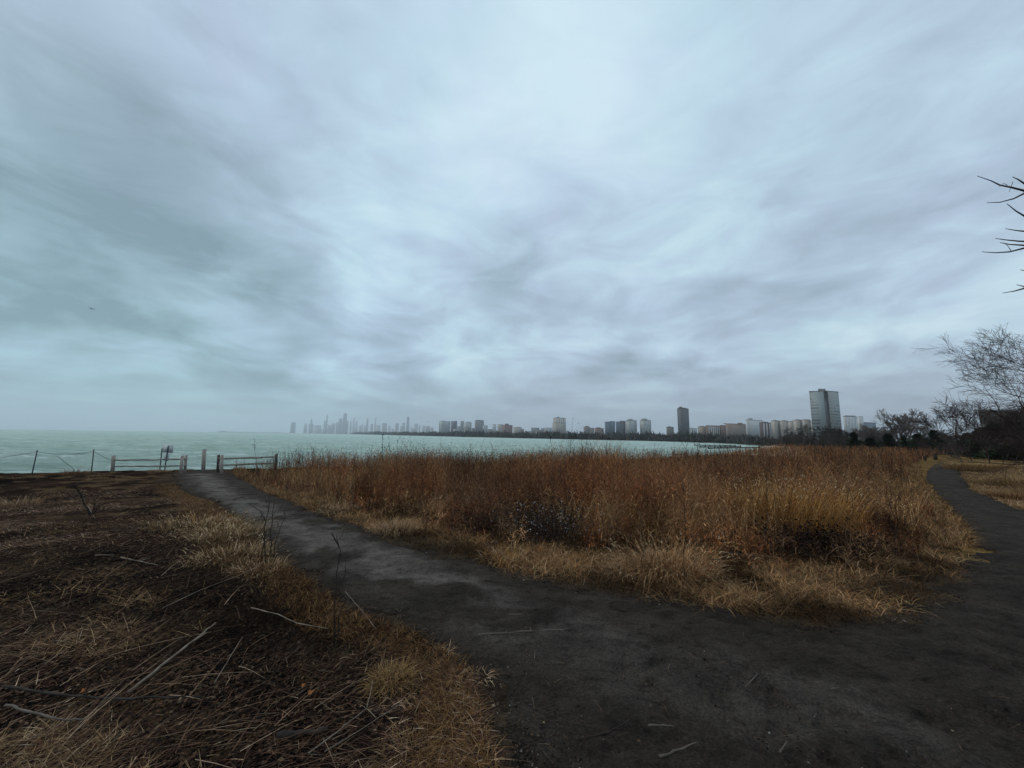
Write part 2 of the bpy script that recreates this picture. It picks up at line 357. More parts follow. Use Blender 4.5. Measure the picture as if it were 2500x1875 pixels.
def ground_col(x, y):
    r = np.hypot(x, y); th = np.arctan2(x, y); n1 = fbm(x*.6, y*.6, 4); n2 = fbm(x*1.7+30, y*1.7, 4)
    dark = np.array([.010, .008, .007]); red = np.array([.030, .019, .0135]); tan = np.array([.13, .085, .045]); olive = np.array([.10, .066, .032])
    k = sst(.40, .62, n1)[..., None]; c = dark*(1-k)+red*k
    k = (sst(.56, .66, n2)*.5)[..., None]; c = c*(1-k)+tan*k
    fld = inside(TALL, x, y)[..., None]; c = np.where(fld, np.array([.030, .017, .010]), c)
    right = (x > 3.0) & ~fld[..., 0] | ((x > -3) & (y > 5) & (x > y*-.3))
    vv = np.array([.085, .055, .028])*(.6+.8*n2[..., None])
    c = np.where((right & ~fld[..., 0])[..., None], vv, c)
    vr = (dist_poly(TRP, x, y) < 1.1) & (x > 5)
    np_ = sst(.75, .25, dist_poly(PATH, x, y))[..., None] if False else (1-sst(.25, .8, dist_poly(PATH, x, y)+.3*(n2-.5)))[..., None]
    np_ = np.where(inside(PATH, x, y)[..., None], 1., np_); c = c*(1-np_)+np.array([.050, .036, .025])*np_
    far_right = ((x > 9) & (th > .80)) | vr
    ol = olive*(.6+.8*n1[..., None])+np.array([.04, .02, 0])*sst(.4, .6, n2)[..., None]
    c = np.where((far_right & ~fld[..., 0])[..., None], ol, c)
    rn, rf = shores(th); c = np.where((r > rf*.999)[..., None], np.array([.10, .10, .085]), c)
    beach = (th > azi(1560)) & (th < azi(1745)) & (r > 66) & (r < 330)
    c = np.where(beach[..., None], np.array([.36, .29, .21]), c)
    return c
mb = MB()
mb.add(np.stack([gx, gy, gz_ground-0.0], -1).reshape(-1, 3), quads, ground_col(gx.ravel(), gy.ravel()))
o = mb.build('ground', MAT['ground'], smooth=True); tag(o, 'dark trampled meadow soil and far shore', 'ground', kind='structure')
# path: finer polar sheet that follows the same terrain
th2 = np.linspace(-1.0, 1.25, 1150); r2 = np.exp(np.linspace(math.log(.8), math.log(62), 700))
t2, q2 = np.meshgrid(th2, r2, indexing='ij'); px = q2*np.sin(t2); py = q2*np.cos(t2)
wob = lambda a, b: (a+(fbm(a*3, b*3, 3)-.5)*.55+(vn(a*14, b*14)-.5)*.10, b+(fbm(a*3+40, b*3, 3)-.5)*.55+(vn(a*14+9, b*14)-.5)*.10)
ix, iy = wob(px, py); ins = inside(PATH, ix, iy)
dd = dist_poly(PATH, ix, iy)
pz = H(px, py)+.003+.018*sst(0, .25, dd)*np.clip(q2/4, .5, 2.5) + sst(12, 30, q2)*.04*sst(0, .5, dd)
# wear: footprints and ruts
foot = sst(.54, .62, fbm(px*3.6+70, py*4.8+3, 3)); pz = pz - (.030*foot+.02*sst(.5, .7, fbm(px*1.1+70, py*1.1, 2)))*sst(.65, 1.0, dd-q2*.03)+.020*(fbm(px*14, py*20, 3)-.5)*np.clip(q2/4, .5, 1.5)*sst(.05, .3, dd)
i2 = np.arange(px.size).reshape(px.shape)
ok = ins[:-1, :-1] & ins[1:, :-1] & ins[:-1, 1:] & ins[1:, 1:]
qd = np.stack([i2[:-1, :-1], i2[:-1, 1:], i2[1:, 1:], i2[1:, :-1]], -1)[ok][:, ::-1]
used = np.unique(qd); remap = np.full(px.size, -1); remap[used] = np.arange(len(used))
X = px.ravel()[used]; Y = py.ravel()[used]; Z = pz.ravel()[used]
# pale trodden soil mid path towards the lake, grazing sheen put into its colour
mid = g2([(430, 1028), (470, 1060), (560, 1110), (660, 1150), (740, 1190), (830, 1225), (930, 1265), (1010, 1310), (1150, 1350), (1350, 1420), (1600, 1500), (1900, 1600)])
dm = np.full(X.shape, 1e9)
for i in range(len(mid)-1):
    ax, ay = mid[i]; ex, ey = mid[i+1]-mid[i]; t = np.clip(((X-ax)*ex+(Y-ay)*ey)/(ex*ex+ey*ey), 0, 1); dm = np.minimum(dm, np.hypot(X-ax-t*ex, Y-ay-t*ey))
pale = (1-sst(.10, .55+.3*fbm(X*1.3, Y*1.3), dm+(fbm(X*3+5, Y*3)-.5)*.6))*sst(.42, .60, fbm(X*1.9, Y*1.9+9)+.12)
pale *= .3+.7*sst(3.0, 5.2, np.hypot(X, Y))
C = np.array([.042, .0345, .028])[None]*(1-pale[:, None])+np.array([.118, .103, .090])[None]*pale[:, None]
edge = 1-sst(.0, .22, dist_poly(PATH, X, Y)); C = C*(1-edge[:, None]*.4)+np.array([.03, .02, .014])*edge[:, None]*.4
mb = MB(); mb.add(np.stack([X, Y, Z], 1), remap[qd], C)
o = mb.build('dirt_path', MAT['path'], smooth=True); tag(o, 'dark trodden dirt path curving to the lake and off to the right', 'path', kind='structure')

# lake: ring sheet with real swell near the shore
thw = np.linspace(-1.6, 1.6, 640); rw = np.exp(np.concatenate([np.linspace(math.log(12), math.log(900), 620), np.linspace(math.log(900), math.log(13950), 60)[1:]]))
tw, qw = np.meshgrid(thw, rw, indexing='ij'); wx = qw*np.sin(tw); wy = qw*np.cos(tw)
wz = WATER + ((fbm(wx*.10+3, wy*.24, 5)-.5)*1.5+(fbm(wx*.45+3, wy*1.2, 3)-.5)*.5)*np.clip(1-qw/900, 0, 1)
iw = np.arange(wx.size).reshape(wx.shape)
qq = np.stack([iw[:-1, :-1], iw[:-1, 1:], iw[1:, 1:], iw[1:, :-1]], -1).reshape(-1, 4)[:, ::-1]
mb = MB(); mb.add(np.stack([wx, wy, wz], -1).reshape(-1, 3), qq)
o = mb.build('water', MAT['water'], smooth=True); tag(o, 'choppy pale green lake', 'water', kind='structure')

# ------------------------------------------------------------------ dry meadow (stuff)
STEMC = [(.17, .060, .024), (.23, .092, .036), (.10, .042, .024), (.32, .175, .080), (.055, .030, .024)]
STEMW = [3, 3, 2, 1.6, 1.8]
TANC = [(.27, .175, .085), (.20, .125, .058), (.33, .23, .125), (.15, .085, .04), (.12, .10, .045)]
def scatter(poly, n, rmin, rmax, p=1.2, thlim=None):
    """points with density falling off with distance"""
    xs = []; ys = []; got = 0
    t0, t1 = thlim if thlim else (-1.1, 1.1)
    while got < n:
        m = n*4; u = R.rand(m); e = 2-p
        r = (rmin**e+(rmax**e-rmin**e)*u)**(1/e); th = t0+(t1-t0)*R.rand(m)
        x = r*np.sin(th); y = r*np.cos(th); k = inside(poly, x, y)
        xs.append(x[k]); ys.append(y[k]); got += k.sum()
        if k.sum() == 0: break
    x = np.concatenate(xs)[:n]; y = np.concatenate(ys)[:n]; return x, y
FR = np.array([*re_, *tn[1:23][:0], *g2([(482, 1010), (545, 1026), (610, 1044), (700, 1070), (860, 1112), (1060, 1146), (1300, 1172), (1500, 1172), (1800, 1196), (1930, 1180), (1960, 1130), (1950, 1040), (1950, 1005), (1985, 990)])])
ORC = G(1690, 1160)[:2]          # the golden stand
CLEAR = [(G(1690, 1165)[:2], 1.15, .75), (G(1590, 1150)[:2], .5, .5), (G(1185, 1168)[:2], .6, .5), (G(945, 1118)[:2], .3, .4), (G(1012, 1112)[:2], .3, .3), (G(1720, 1200)[:2], .5, .45), (G(1812, 1200)[:2], .45, .4)]
def forbs(mb, x, y, lod, hmul=1.0):
    k = R.rand(len(x)) < .12+1.5*sst(.38, .62, fbm(x*1.1+31, y*1.1, 3))
    k &= (dist_poly(TALL, x, y) > .75*fbm(x*.9+3, y*.9+60, 2)-.25) | (np.hypot(x, y) > 16)
    for (c, a_, b_) in CLEAR: k &= ((x-c[0])/a_)**2+((y-c[1]+.1)/b_)**2 > .8+.3*R.rand(len(x))
    x, y = x[k], y[k]; n = len(x); r = np.hypot(x, y); z = H(x, y, False)-.02; P = np.stack([x, y, z], 1)
    cl = fbm(x*.45+11, y*.45, 3); cl2 = fbm(x*1.3, y*1.3+50, 3)
    Hh = (.55+.62*R.rand(n))*(.62+.75*fbm(x*.9+80, y*.9, 3))*(.85+.3*cl)*hmul*1.08; tallk = R.rand(n) < .06; Hh = np.where(tallk, Hh*1.3, Hh)
    Hh *= .38+.62*sst(0, 1.7, dist_poly(TALL, x, y)+.9*(cl2-.3))
    C = pick(STEMC, n, STEMW)*(.35+1.35*sst(.3, .7, fbm(x*.8+9, y*.8+33, 4)))[:, None]; C = np.where(tallk[:, None], np.array([.05, .03, .025]), C); k = sst(.50, .62, cl2)[:, None]; C = C*(1-.5*k)+np.array([.33, .20, .10])*.5*k
    k = sst(.44, .36, cl)[:, None] if False else (1-sst(.36, .46, cl))[:, None]; C = C*(1-.45*k)+np.array([.05, .030, .024])*.45*k
    az = R.rand(n)*6.283; lean = R.rand(n)**2*.25; bend = R.rand(n)*.12; W = np.maximum(.0035, r*.00055)*(.7+.6*R.rand(n))
    face = np.arctan2(x, y)+math.pi/2+R.randn(n)*.6
    blades(mb, P, az, Hh, W, lean, bend, .02, C, 3 if lod < 2 else 2, .35, face)
    nb = (9, 6, 4)[lod]
    for j in range(nb):                       # side branches, denser at the top
        t = 1-.62*(j+R.rand(n))/nb; B = blade_pts(P, az, Hh, lean, bend, .02, t); L = Hh*(.10+.16*R.rand(n)); a2 = R.rand(n)*6.283
        blades(mb, B, a2, L, W*.75, .35+.4*R.rand(n), .2, .15*R.rand(n), C*1.05, 2 if lod < 1 else 1, .5, np.arctan2(x, y)+math.pi/2+R.randn(n))
        if lod < 2 or j % 2 == 0:
            tip = blade_pts(B, a2, L, .5, .2, .07, .95); s = (.009, .016, .03)[lod]*(.6+.8*R.rand(n))
            specks(mb, tip, s, C*R.uniform(.7, 1.5, (n, 1)))
    for j in range((5, 3, 1)[lod]):           # withered leaves hanging on the stems
        t = .08+.7*R.rand(n); B = blade_pts(P, az, Hh, lean, bend, .02, t); L = .07+.13*R.rand(n)
        blades(mb, B, R.rand(n)*6.283, L, np.maximum(.010, r*.0008), .6, .3, .5*R.rand(n)+.3, C*(1.0+.9*R.rand(n, 1)), 2, .3)
def grass(mb, x, y, Lr, Wr, leanr, cols, w=None, zoff=0., lod=1.0, colmul=None, flat=False, az=None):
    n = len(x); r = np.hypot(x, y); z = H(x, y)+zoff; P = np.stack([x, y, z], 1)
    L = R.uniform(*Lr, n); W = R.uniform(*Wr, n)+r*.00030*lod; lean = R.uniform(*leanr, n)
    C = pick(cols, n, w)
    if colmul is not None: C = C*colmul[:, None]
    fl = z+.002 if flat else None
    blades(mb, P, R.rand(n)*6.283 if az is None else az, L, W, lean, .15+.35*R.rand(n), (.05+.12*R.rand(n)) if flat else (.15+.5*R.rand(n)), C, 3, .15, None, fl)

mb = MB()
x, y = scatter(TALL, 11500, 4.6, 11, .9); forbs(mb, x, y, 0)
x, y = scatter(TALL, 13000, 10, 24, .9); forbs(mb, x, y, 1)
x, y = scatter(TALL, 13000, 22, 130, 1.5); forbs(mb, x, y, 2, 1.0)
# outliers that break up the front of the stand
x, y = scatter(FR, 9000, 3.5, 22, 1.0); d = dist_poly(TALL, x, y); k = (R.rand(len(x)) < .55*np.exp(-d/.38)) & ~inside(TALL, x, y) & (dist_poly(PATH, x, y) > .45); x, y = x[k], y[k]
_T0 = TALL; TALL = np.vstack([FR]); forbs(mb, x, y, 0, .72); TALL = _T0
# straw coloured culms growing among the weeds in drifts
x, y = scatter(TALL, 60000, 4.6, 26, 1.1); k = fbm(x*.8+5, y*.8+71, 3) > .49+.08*R.rand(len(x)); x, y = x[k], y[k]; n = len(x); r = np.hypot(x, y)
C = pick([(.40, .24, .11), (.28, .14, .05), (.42, .28, .14), (.18, .09, .04)], n); P = np.stack([x, y, H(x, y, False)-.02], 1); L = R.uniform(.35, .95, n); az = R.rand(n)*6.283
le_ = R.uniform(.02, .35, n); be = R.uniform(.05, .3, n); dr = R.uniform(.05, .4, n)
blades(mb, P, az, L, .0035+r*.0004, le_, be, dr, C, 4, .3)
T = blade_pts(P, az, L, le_, be, dr, .95); k = R.rand(n) < .35; blades(mb, T[k], az[k], .09, .008+r[k]*.0004, .7, .3, .5, C[k]*1.2, 2, .3)
# understorey of bent grass between the stems
x, y = scatter(TALL, 42000, 4.6, 14, 1.1); cm = .35+.9*fbm(x*1.2, y*1.2, 3)
grass(mb, x, y, (.15, .55), (.003, .007), (.1, .8), [(.13, .075, .035), (.20, .13, .065), (.08, .045, .025), (.05, .03, .02)], colmul=cm)
o = mb.build('tall_dry_weeds', MAT['dry']); tag(o, 'waist high field of reddish brown dead weeds between path and lake', 'dry weeds', kind='stuff')
print('weeds', mb.n)

# low matted straw between the tall weeds and the path
PW = PATH
mb = MB()
def keep_off_path(x, y, m=.02):
    ix, iy = wob(x, y); k = ~(inside(PATH, ix, iy) & (dist_poly(PATH, x, y) > m)); return x[k], y[k]
def edge_thin(x, y, w=.35):
    d = dist_poly(PATH, x, y); k = R.rand(len(x)) < (.22+.78*sst(0, w, d)); return x[k], y[k]
FL = [(.25, .140, .062), (.19, .098, .042), (.34, .215, .115), (.125, .060, .028), (.085, .070, .028), (.05, .026, .016)]
x, y = scatter(FR, 64000, 2.2, 12, 1.1); x, y = edge_thin(*keep_off_path(x, y, .12)); cm = (.22+1.2*sst(.38, .64, fbm(x*1.6+3, y*1.6, 4)))*(.6+.7*fbm(x*7, y*7, 2))
k = R.rand(len(x)) < .25+1.3*sst(.3, .6, fbm(x*2.2+8, y*2.2, 3)); x, y, cm = x[k], y[k], cm[k]
grass(mb, x, y, (.06, .24), (.0025, .005), (.45, .98), FL, [3, 3, 2, 2, 1, 2], colmul=cm)
x, y = scatter(FR, 24000, 10, 60, 1.2); x, y = keep_off_path(x, y, .2)
grass(mb, x, y, (.10, .34), (.004, .008), (.3, .9), FL, [3, 3, 2, 2, 1, 1], colmul=.5+.7*fbm(x, y, 3))
o = mb.build('matted_straw', MAT['dry']); tag(o, 'flattened tan straw lining the far side of the path', 'straw', kind='stuff'); print('straw', mb.n)

# left verge: straw strip along the path, then the cut meadow of lying stalks
LEFTP = np.array([*le[::-1], (-40, 26), (-40, -3), (-.4, -3)])
LEFTP = np.array([*g2([(1080, 1659)]), *le[::-1][1:], *g2([(372, 1020), (250, 1018), (0, 1024), (-300, 1036)]), (-22, 6), (-9, 1.0), (-.2, .9)])
dle = lambda x, y: dist_poly(np.vstack([le, le[::-1]]), x, y)
mb = MB()
STALK = [(.19, .118, .072), (.29, .20, .125), (.072, .040, .028), (.035, .020, .015), (.019, .013, .011), (.36, .28, .20), (.11, .055, .034)]
x, y = scatter(LEFTP, 210000, 1.3, 24, 1.25, (-1.15, .2))
x, y = keep_off_path(x, y, .03); zone = fbm(x*.9+2, y*.9, 4); zone2 = fbm(x*.45+20, y*.8+7, 3)
k = R.rand(len(x)) < .22+.95*sst(.38, .58, zone); x, y, zone, zone2 = x[k], y[k], zone[k], zone2[k]
n = len(x); r = np.hypot(x, y)
aim = 1.15+(fbm(x*.5, y*.5, 3)-.5)*3.0+R.randn(n)*.62; aim = np.where(R.rand(n) < .5, aim, aim+math.pi)
cm = (.22+1.3*sst(.35, .62, zone2))*(.35+1.3*R.rand(n))
DARKZ = g2([(420, 1300), (620, 1240), (760, 1380), (820, 1480), (840, 1659), (300, 1659), (480, 1480)]); dz = inside(DARKZ, x+(fbm(x*2, y*2, 3)-.5)*.6, y+(fbm(x*2+9, y*2, 3)-.5)*.6); cm = np.where(dz & (R.rand(n) < .85), cm*.38, cm)
cm = cm*.85; grass(mb, x, y, (.02, .10), (.0018, .0046), (.80, .999), STALK, [3, 1.6, 4, 4, 4, .6, 2], zoff=.006, colmul=cm, flat=True, az=aim, lod=.7)
x, y = scatter(LEFTP, 1700, 1.5, 20, 1.0, (-1.15, .2)); k = dist_poly(PATH, x, y) > .75; x, y = x[k], y[k]; n = len(x)   # long lying stems
aim = 1.05+(fbm(x*.35, y*.35, 2)-.5)*1.8+R.randn(n)*.95
grass(mb, x, y, (.12, .5), (.0025, .0055), (.94, .999), [(.17, .11, .07), (.27, .19, .13), (.09, .05, .033), (.05, .028, .02)], [2, 1, 3, 3], zoff=.02, flat=True, az=aim, lod=.6)
# chopped bits
x, y = scatter(LEFTP, 90000, 1.3, 12, 1.2, (-1.15, .2)); x, y = keep_off_path(x, y, .05); n = len(x)
specks(mb, np.stack([x, y, H(x, y)+.006], 1), R.uniform(.006, .020, n), pick([(.05, .028, .02), (.09, .05, .03), (.02, .015, .013), (.16, .11, .07)], n, [4, 3, 5, .8])*(.4+fbm(x*1.5, y*1.5)[:, None]), True)
o = mb.build('lying_stalks', MAT['dry']); tag(o, 'dark cut meadow littered with broken stalks left of the path', 'stalk litter', kind='stuff'); print('stalks', mb.n)

mb = MB()
x, y = scatter(LEFTP, 230000, 1.6, 22, 1.2, (-1.1, .2)); d = dle(x, y); rr_ = np.hypot(x, y)
wid = .34+.4*fbm(x*.8, y*.8, 3)+.35*sst(3.5, 9, rr_); k = (d < wid) & (R.rand(len(x)) < (1-sst(.45, 1., d/wid))*(.35+.65*sst(0, .08, d))); x, y = x[k], y[k]
x, y = keep_off_path(x, y, .12); cm = .45+.8*fbm(x*1.5+3, y*1.5, 4)
grass(mb, x, y, (.03, .12), (.0018, .0038), (.4, .98), [(.19, .105, .042), (.13, .062, .027), (.28, .17, .075), (.08, .036, .018)], [3, 3, 1.4, 2], colmul=cm)
# tan patches on the left meadow
for (u, v, s, m) in ((60, 1650, .26, 1300), (300, 1662, .2, 800), (250, 1375, .40, 1300), (60, 1260, .8, 1700), (60, 1085, 1.7, 1800), (300, 1135, 1.2, 1500), (160, 1030, 1.8, 1200), (420, 1280, .5, 900)):
    c = G(u, v); m_ = int(m*1.0); a = R.rand(m_)*6.283; q = np.sqrt(R.rand(m_))*s; x = c[0]+q*np.cos(a)*1.6; y = c[1]+q*np.sin(a)*.75
    k = ~inside(PATH, x, y) & (fbm(x*1.8+5, y*1.8, 4) > .42+.1*R.rand(len(x))); x, y = x[k], y[k]
    grass(mb, x, y, (.03, .13), (.002, .004), (.8, .995), [(.20, .125, .06), (.14, .082, .042), (.30, .20, .11), (.09, .05, .028)], flat=True, az=R.rand(len(x))*6.283)
o = mb.build('straw_verge', MAT['dry']); tag(o, 'short tan straw along the near side of the path', 'straw', kind='stuff'); print('verge', mb.n)

# right verge beyond the right hand path
RV = np.array([*rpr, (45, 44), (60, 30), (30, 8), (14.5, 8.2)])
mb = MB()
x, y = scatter(RV, 120000, 9, 50, 1.3); x, y = keep_off_path(x, y, .1)
hh_ = sst(.7, 2.6, dist_poly(PATH, x, y)); n = len(x)
C = pick([(.27, .165, .085), (.18, .12, .055), (.38, .26, .15), (.16, .085, .045)], n, [3, 2.5, 1.5, 1.5])*(.5+.8*fbm(x*.7, y*.7, 3))[:, None]
r = np.hypot(x, y); blades(mb, np.stack([x, y, H(x, y)], 1), R.rand(n)*6.283, R.uniform(.06, .16, n)+hh_*R.uniform(.3, .9, n)*(.45+.55*sst(.35, .55, fbm(x*.3+4, y*.3, 2))), .004+r*.0004, R.uniform(.2, .9, n), .3, .3, C)
o = mb.build('olive_grass', MAT['dry']); tag(o, 'olive and tan grass bank right of the far path', 'grass', kind='stuff')
# weeds past the bend
mb = MB()
# path litter: chips, twigs and gravel
PT = PATH
mb = MB()
x, y = scatter(PATH, 52000, 1.4, 16, 1.1, (-.9, 1.15)); x, y = x, y; n = len(x)
dp = dist_poly(PATH, x, y); k = R.rand(n) < .10+.9*(1-sst(.05, .8, dp))*.8+.25*sst(.5, .65, fbm(x*2, y*2, 3)); x, y = x[k], y[k]; n = len(x)
zz = H(x, y)+.012
specks(mb, np.stack([x, y, zz], 1), R.uniform(.004, .012, n)+.006*(R.rand(n) < .08), pick([(.03, .024, .02), (.06, .042, .028), (.016, .014, .013), (.16, .12, .08), (.12, .11, .10), (.3, .28, .25)], n, [4, 4, 5, 1.2, .8, .12]), True)
x, y = x[::3], y[::3]
grass(mb, x, y, (.03, .14), (.0015, .003), (.96, .999), [(.04, .027, .02), (.10, .07, .048), (.018, .014, .012), (.2, .15, .1)], [3, 1.2, 5, .25], zoff=.012, flat=True, lod=.6)
o = mb.build('path_debris', MAT['dry']); tag(o, 'wood chips, straw bits and grit on the dark path', 'debris', kind='stuff')

# ------------------------------------------------------------------ clumps that stand out (things)
def tuft(u, v, n, Lr, spread, cols, label, name='grass_tuft', leanr=(.05, .6), W=(.003, .006), droop=(.3, .8), plume=0, group=None, jx=1.0, cat='grass tuft'):
    c = G(u, v); a = R.rand(n)*6.283; q = np.sqrt(R.rand(n))*spread; x = c[0]+q*np.cos(a)*jx; y = c[1]+q*np.sin(a); P = np.stack([x, y, H(x, y)-.01], 1)
    az = np.where(R.rand(n) < .7, np.arctan2(x-c[0], y-c[1]), R.rand(n)*6.283)+R.randn(n)*.5; L = R.uniform(*Lr, n); C_ = pick(cols, n)
    mb = MB(); le_ = R.uniform(*leanr, n); be = .1+.4*R.rand(n); dr = R.uniform(*droop, n)
    blades(mb, P, az, L, R.uniform(*W, n)+math.hypot(c[0], c[1])*.0002, le_, be, dr, C_, 5, .12)
    if plume:
        k = R.rand(n) < plume; T = blade_pts(P[k], az[k], L[k], le_[k], be[k], dr[k], 1.0); m = k.sum()
        blades(mb, T, az[k], R.uniform(.05, .12, m), R.uniform(.006, .012, m), .6, .3, .6, pick([(.42, .32, .20), (.32, .22, .12)], m), 3, .2)
    o = mb.build(name, MAT['dry'], origin=tuple(c)); tag(o, label, cat, group); return o
PALE = [(.34, .22, .125), (.25, .15, .08), (.20, .11, .06), (.40, .29, .18)]
GOLD = [(.36, .17, .045), (.27, .12, .035), (.46, .26, .09), (.17, .075, .028)]
tuft(1445, 1238, 1300, (.22, .66), .36, [(.36, .20, .09), (.26, .13, .055), (.20, .10, .05), (.42, .27, .15)], 'broad arching pinkish tan grass tuft spilling toward the path', droop=(.2, .9), plume=.2, jx=1.4)
tuft(1690, 1165, 3000, (.6, 1.12), .75, GOLD, 'golden orange grass stand, tallest and brightest in the weed field', name='grass_stand', leanr=(.02, .25), droop=(.02, .25), plume=.35, jx=1.5, cat='grass stand')
tuft(1590, 1150, 700, (.5, .98), .4, GOLD, 'narrower amber grass stand just left of the golden one', name='grass_stand', leanr=(.02, .25), droop=(.02, .25), plume=.25, cat='grass stand')
tuft(945, 1118, 520, (.35, .72), .28, GOLD+PALE, 'upright orange grass clump in front of the weeds near the lake path', leanr=(.02, .35), plume=.5)
tuft(1012, 1112, 420, (.4, .72), .2, PALE, 'straw coloured upright grass clump left of the dark bramble', leanr=(.0, .3), plume=.3)
tuft(855, 1150, 420, (.15, .4), .35, PALE, 'low bleached tuft at the weed edge where the path widens')
tuft(735, 1108, 300, (.2, .5), .35, PALE, 'small curled straw tuft on the bank left of the bleached tufts', plume=.4)
tuft(430, 1138, 700, (.10, .42), .62, PALE+TANC+GOLD[:1], 'bushy straw tuft at the path bend nearest the rail fence', plume=.25, jx=1.3)
tuft(492, 1160, 600, (.12, .45), .5, PALE+TANC, 'tall curly straw tuft with white seed heads beside the path bend', plume=.35)
tuft(500, 1205, 500, (.08, .32), .5, PALE+TANC, 'straw tuft below the curly one, edging the cut meadow', plume=.12)
tuft(560, 1232, 350, (.08, .22), .3, PALE, 'thin low straw tuft by the dark bare stems')
tuft(845, 1475, 620, (.06, .19), .13, [(.19, .115, .045), (.14, .08, .034), (.24, .15, .07)], 'knee low yellowish grass tuft on the near verge beside the path')
tuft(880, 1640, 420, (.04, .11), .14, [(.19, .115, .05), (.14, .08, .035)], 'flat yellowish tuft at the bottom edge of the picture')
tuft(160, 1025, 260, (.3, .7), .55, [(.16, .09, .05), (.22, .13, .07)], 'reddish dry tuft on the meadow rim before the rail fence')
tuft(30, 1092, 300, (.2, .5), .6, PALE, 'pale tuft at the left edge of the meadow')
tuft(345, 1020, 300, (.15, .4), .5, PALE, 'straw tuft under the rail fence sign')
tuft(1340, 1240, 380, (.1, .3), .3, PALE, 'short straw tuft left of the arching pinkish tuft')
tuft(1095, 1210, 380, (.1, .3), .35, PALE+GOLD, 'loose straw tuft under the dark bramble')
tuft(2120, 1018, 6500, (.7, 1.45), 2.0, [(.30, .19, .09), (.38, .26, .13), (.22, .13, .06)], 'rounded tan grass mound right of the path bend', cat='grass mound', name='grass_mound')
tuft(2205, 1050, 3500, (.5, 1.05), 1.5, [(.34, .23, .11), (.26, .16, .075)], 'lower tan grass mound nearer the viewer, by the right edge', cat='grass mound', name='grass_mound')
tuft(2188, 1078, 800, (.3, .7), .7, [(.13, .065, .032), (.20, .11, .05)], 'russet grass clump below the right hand shrub')
for (u, v, l) in ((1027, 1375, 'small uprooted tuft lying on the path near the long stick'), (1132, 1409, 'wiry uprooted tuft on the path, between stick and near verge'), (1185, 1495, 'stray pale tuft on the path beside the near verge')):
    c = G(u-110, v) if False else G(u, v)
for (u, v, l) in ((958, 1408, 'wisp of dry grass at the path edge nearest the long stick'), (1040, 1462, 'wisp of dry grass on the dark path beside the near verge')):
    tuft(u, v, 90, (.05, .12), .06, PALE[1:], l, leanr=(.5, .95))

# ------------------------------------------------------------------ woody plants
def grow(out, p, d, L, r, lev, maxlev, up=.0, kids=(4, 6), ang=.7, wob_=.16, ratio=.62, seg=6, pull=None, taper=.35):
    p = np.array(p, float); d = np.array(d, float); d /= np.linalg.norm(d); pts = [p.copy()]; st = L/seg; r1 = r*taper
    for i in range(seg):
        d = d+R.randn(3)*wob_+np.array([0, 0, up])
        if pull is not None: d = d+np.array(pull)*.12
        d /= np.linalg.norm(d); q = p+d*st; ra = r+(r1-r)*i/seg; rb = r+(r1-r)*(i+1)/seg
        out.append((p, q, ra, rb, lev)); p = q; pts.append(p.copy())
    if lev >= maxlev: return
    nk = R.randint(kids[0], kids[1]+1)
    for j in range(nk):
        t = .25+.75*(j+R.rand())/nk; k = min(int(t*seg), seg-1); b = pts[k]+(pts[k+1]-pts[k])*(t*seg-k); dd_ = pts[k+1]-pts[k]; dd_ /= np.linalg.norm(dd_)
        ax = np.cross(dd_, R.randn(3)); ax /= np.linalg.norm(ax)+1e-9; a = ang*(.7+.6*R.rand()); nd = dd_*math.cos(a)+ax*math.sin(a)
        grow(out, b, nd, L*ratio*(.7+.5*R.rand())*(1.15-.5*t), (r+(r1-r)*t)*.62, lev+1, maxlev, up, kids, ang, wob_, ratio, max(3, seg-1), pull, taper)
def woody(name, label, cat, base, stems, group=None, height=None, reach=None, left=None, rmin=.0, m1='bark', m2='twigs', cut=1, names=('trunk', 'crown'), **kw):
    segs_ = []
    sid = []
    for si, (off, d, L, r) in enumerate(stems):
        grow(segs_, np.array(base)+np.array(off), d, L, r, 0, **kw); sid += [si]*(len(segs_)-len(sid))
    if height:
        top = np.percentile([s[1][2] for s in segs_], 99.7)-base[2]; k = height/top; B0 = np.array(base); kx = k
        if reach: kx = reach/(B0[0]-np.percentile([s[1][0] for s in segs_], .1))
        K = np.array([kx, (kx+k)/2, k]); kr = min(k, 1.5)
        segs_ = [(B0+(s[0]-B0)*K, B0+(s[1]-B0)*K, s[2]*kr, s[3]*kr, s[4]) for s in segs_]
    e = empty(name, tuple(base)); tag(e, label, cat, group)
    if left:
        Q = (np.array([s[1] for s in segs_])-np.array([0, 0, EYE])) @ M3; uu = 1106+F*Q[:, 0]/-Q[:, 2]; u0 = np.percentile(uu, .6)
        dx = np.array([(left-u0)/F*base[1]*.98, 0, 0]); base = np.array(base)+dx; segs_ = [(s[0]+dx, s[1]+dx, s[2], s[3], s[4]) for s in segs_]
    B = [s for s in segs_ if s[4] >= cut]
    for nm, L_, mm, sd in [(names[0], [s for s, q in zip(segs_, sid) if s[4] < cut and q == k], m1, 6) for k in range(len(stems))]+[(names[1], B, m2, 3)]:
        if not L_: continue
        mb = MB(); P0 = np.array([s[0] for s in L_]); P1 = np.array([s[1] for s in L_]); a = np.maximum([s[2] for s in L_], rmin); b = np.maximum([s[3] for s in L_], rmin*.8)
        segs(mb, P0, P1, a, b, None, sd); mb.build(nm, MAT[mm], e)
    return e
def copy_tree(e, loc, s, rz, label, group=None):
    c = e.copy(); COL.objects.link(c); c.location = loc; c.scale = s if hasattr(s, '__len__') else (s, s, s); c.rotation_euler = (0, 0, rz); c['label'] = label
    if group: c['group'] = group
    for ch in e.children:
        k = ch.copy(); COL.objects.link(k); k.parent = c
    return c
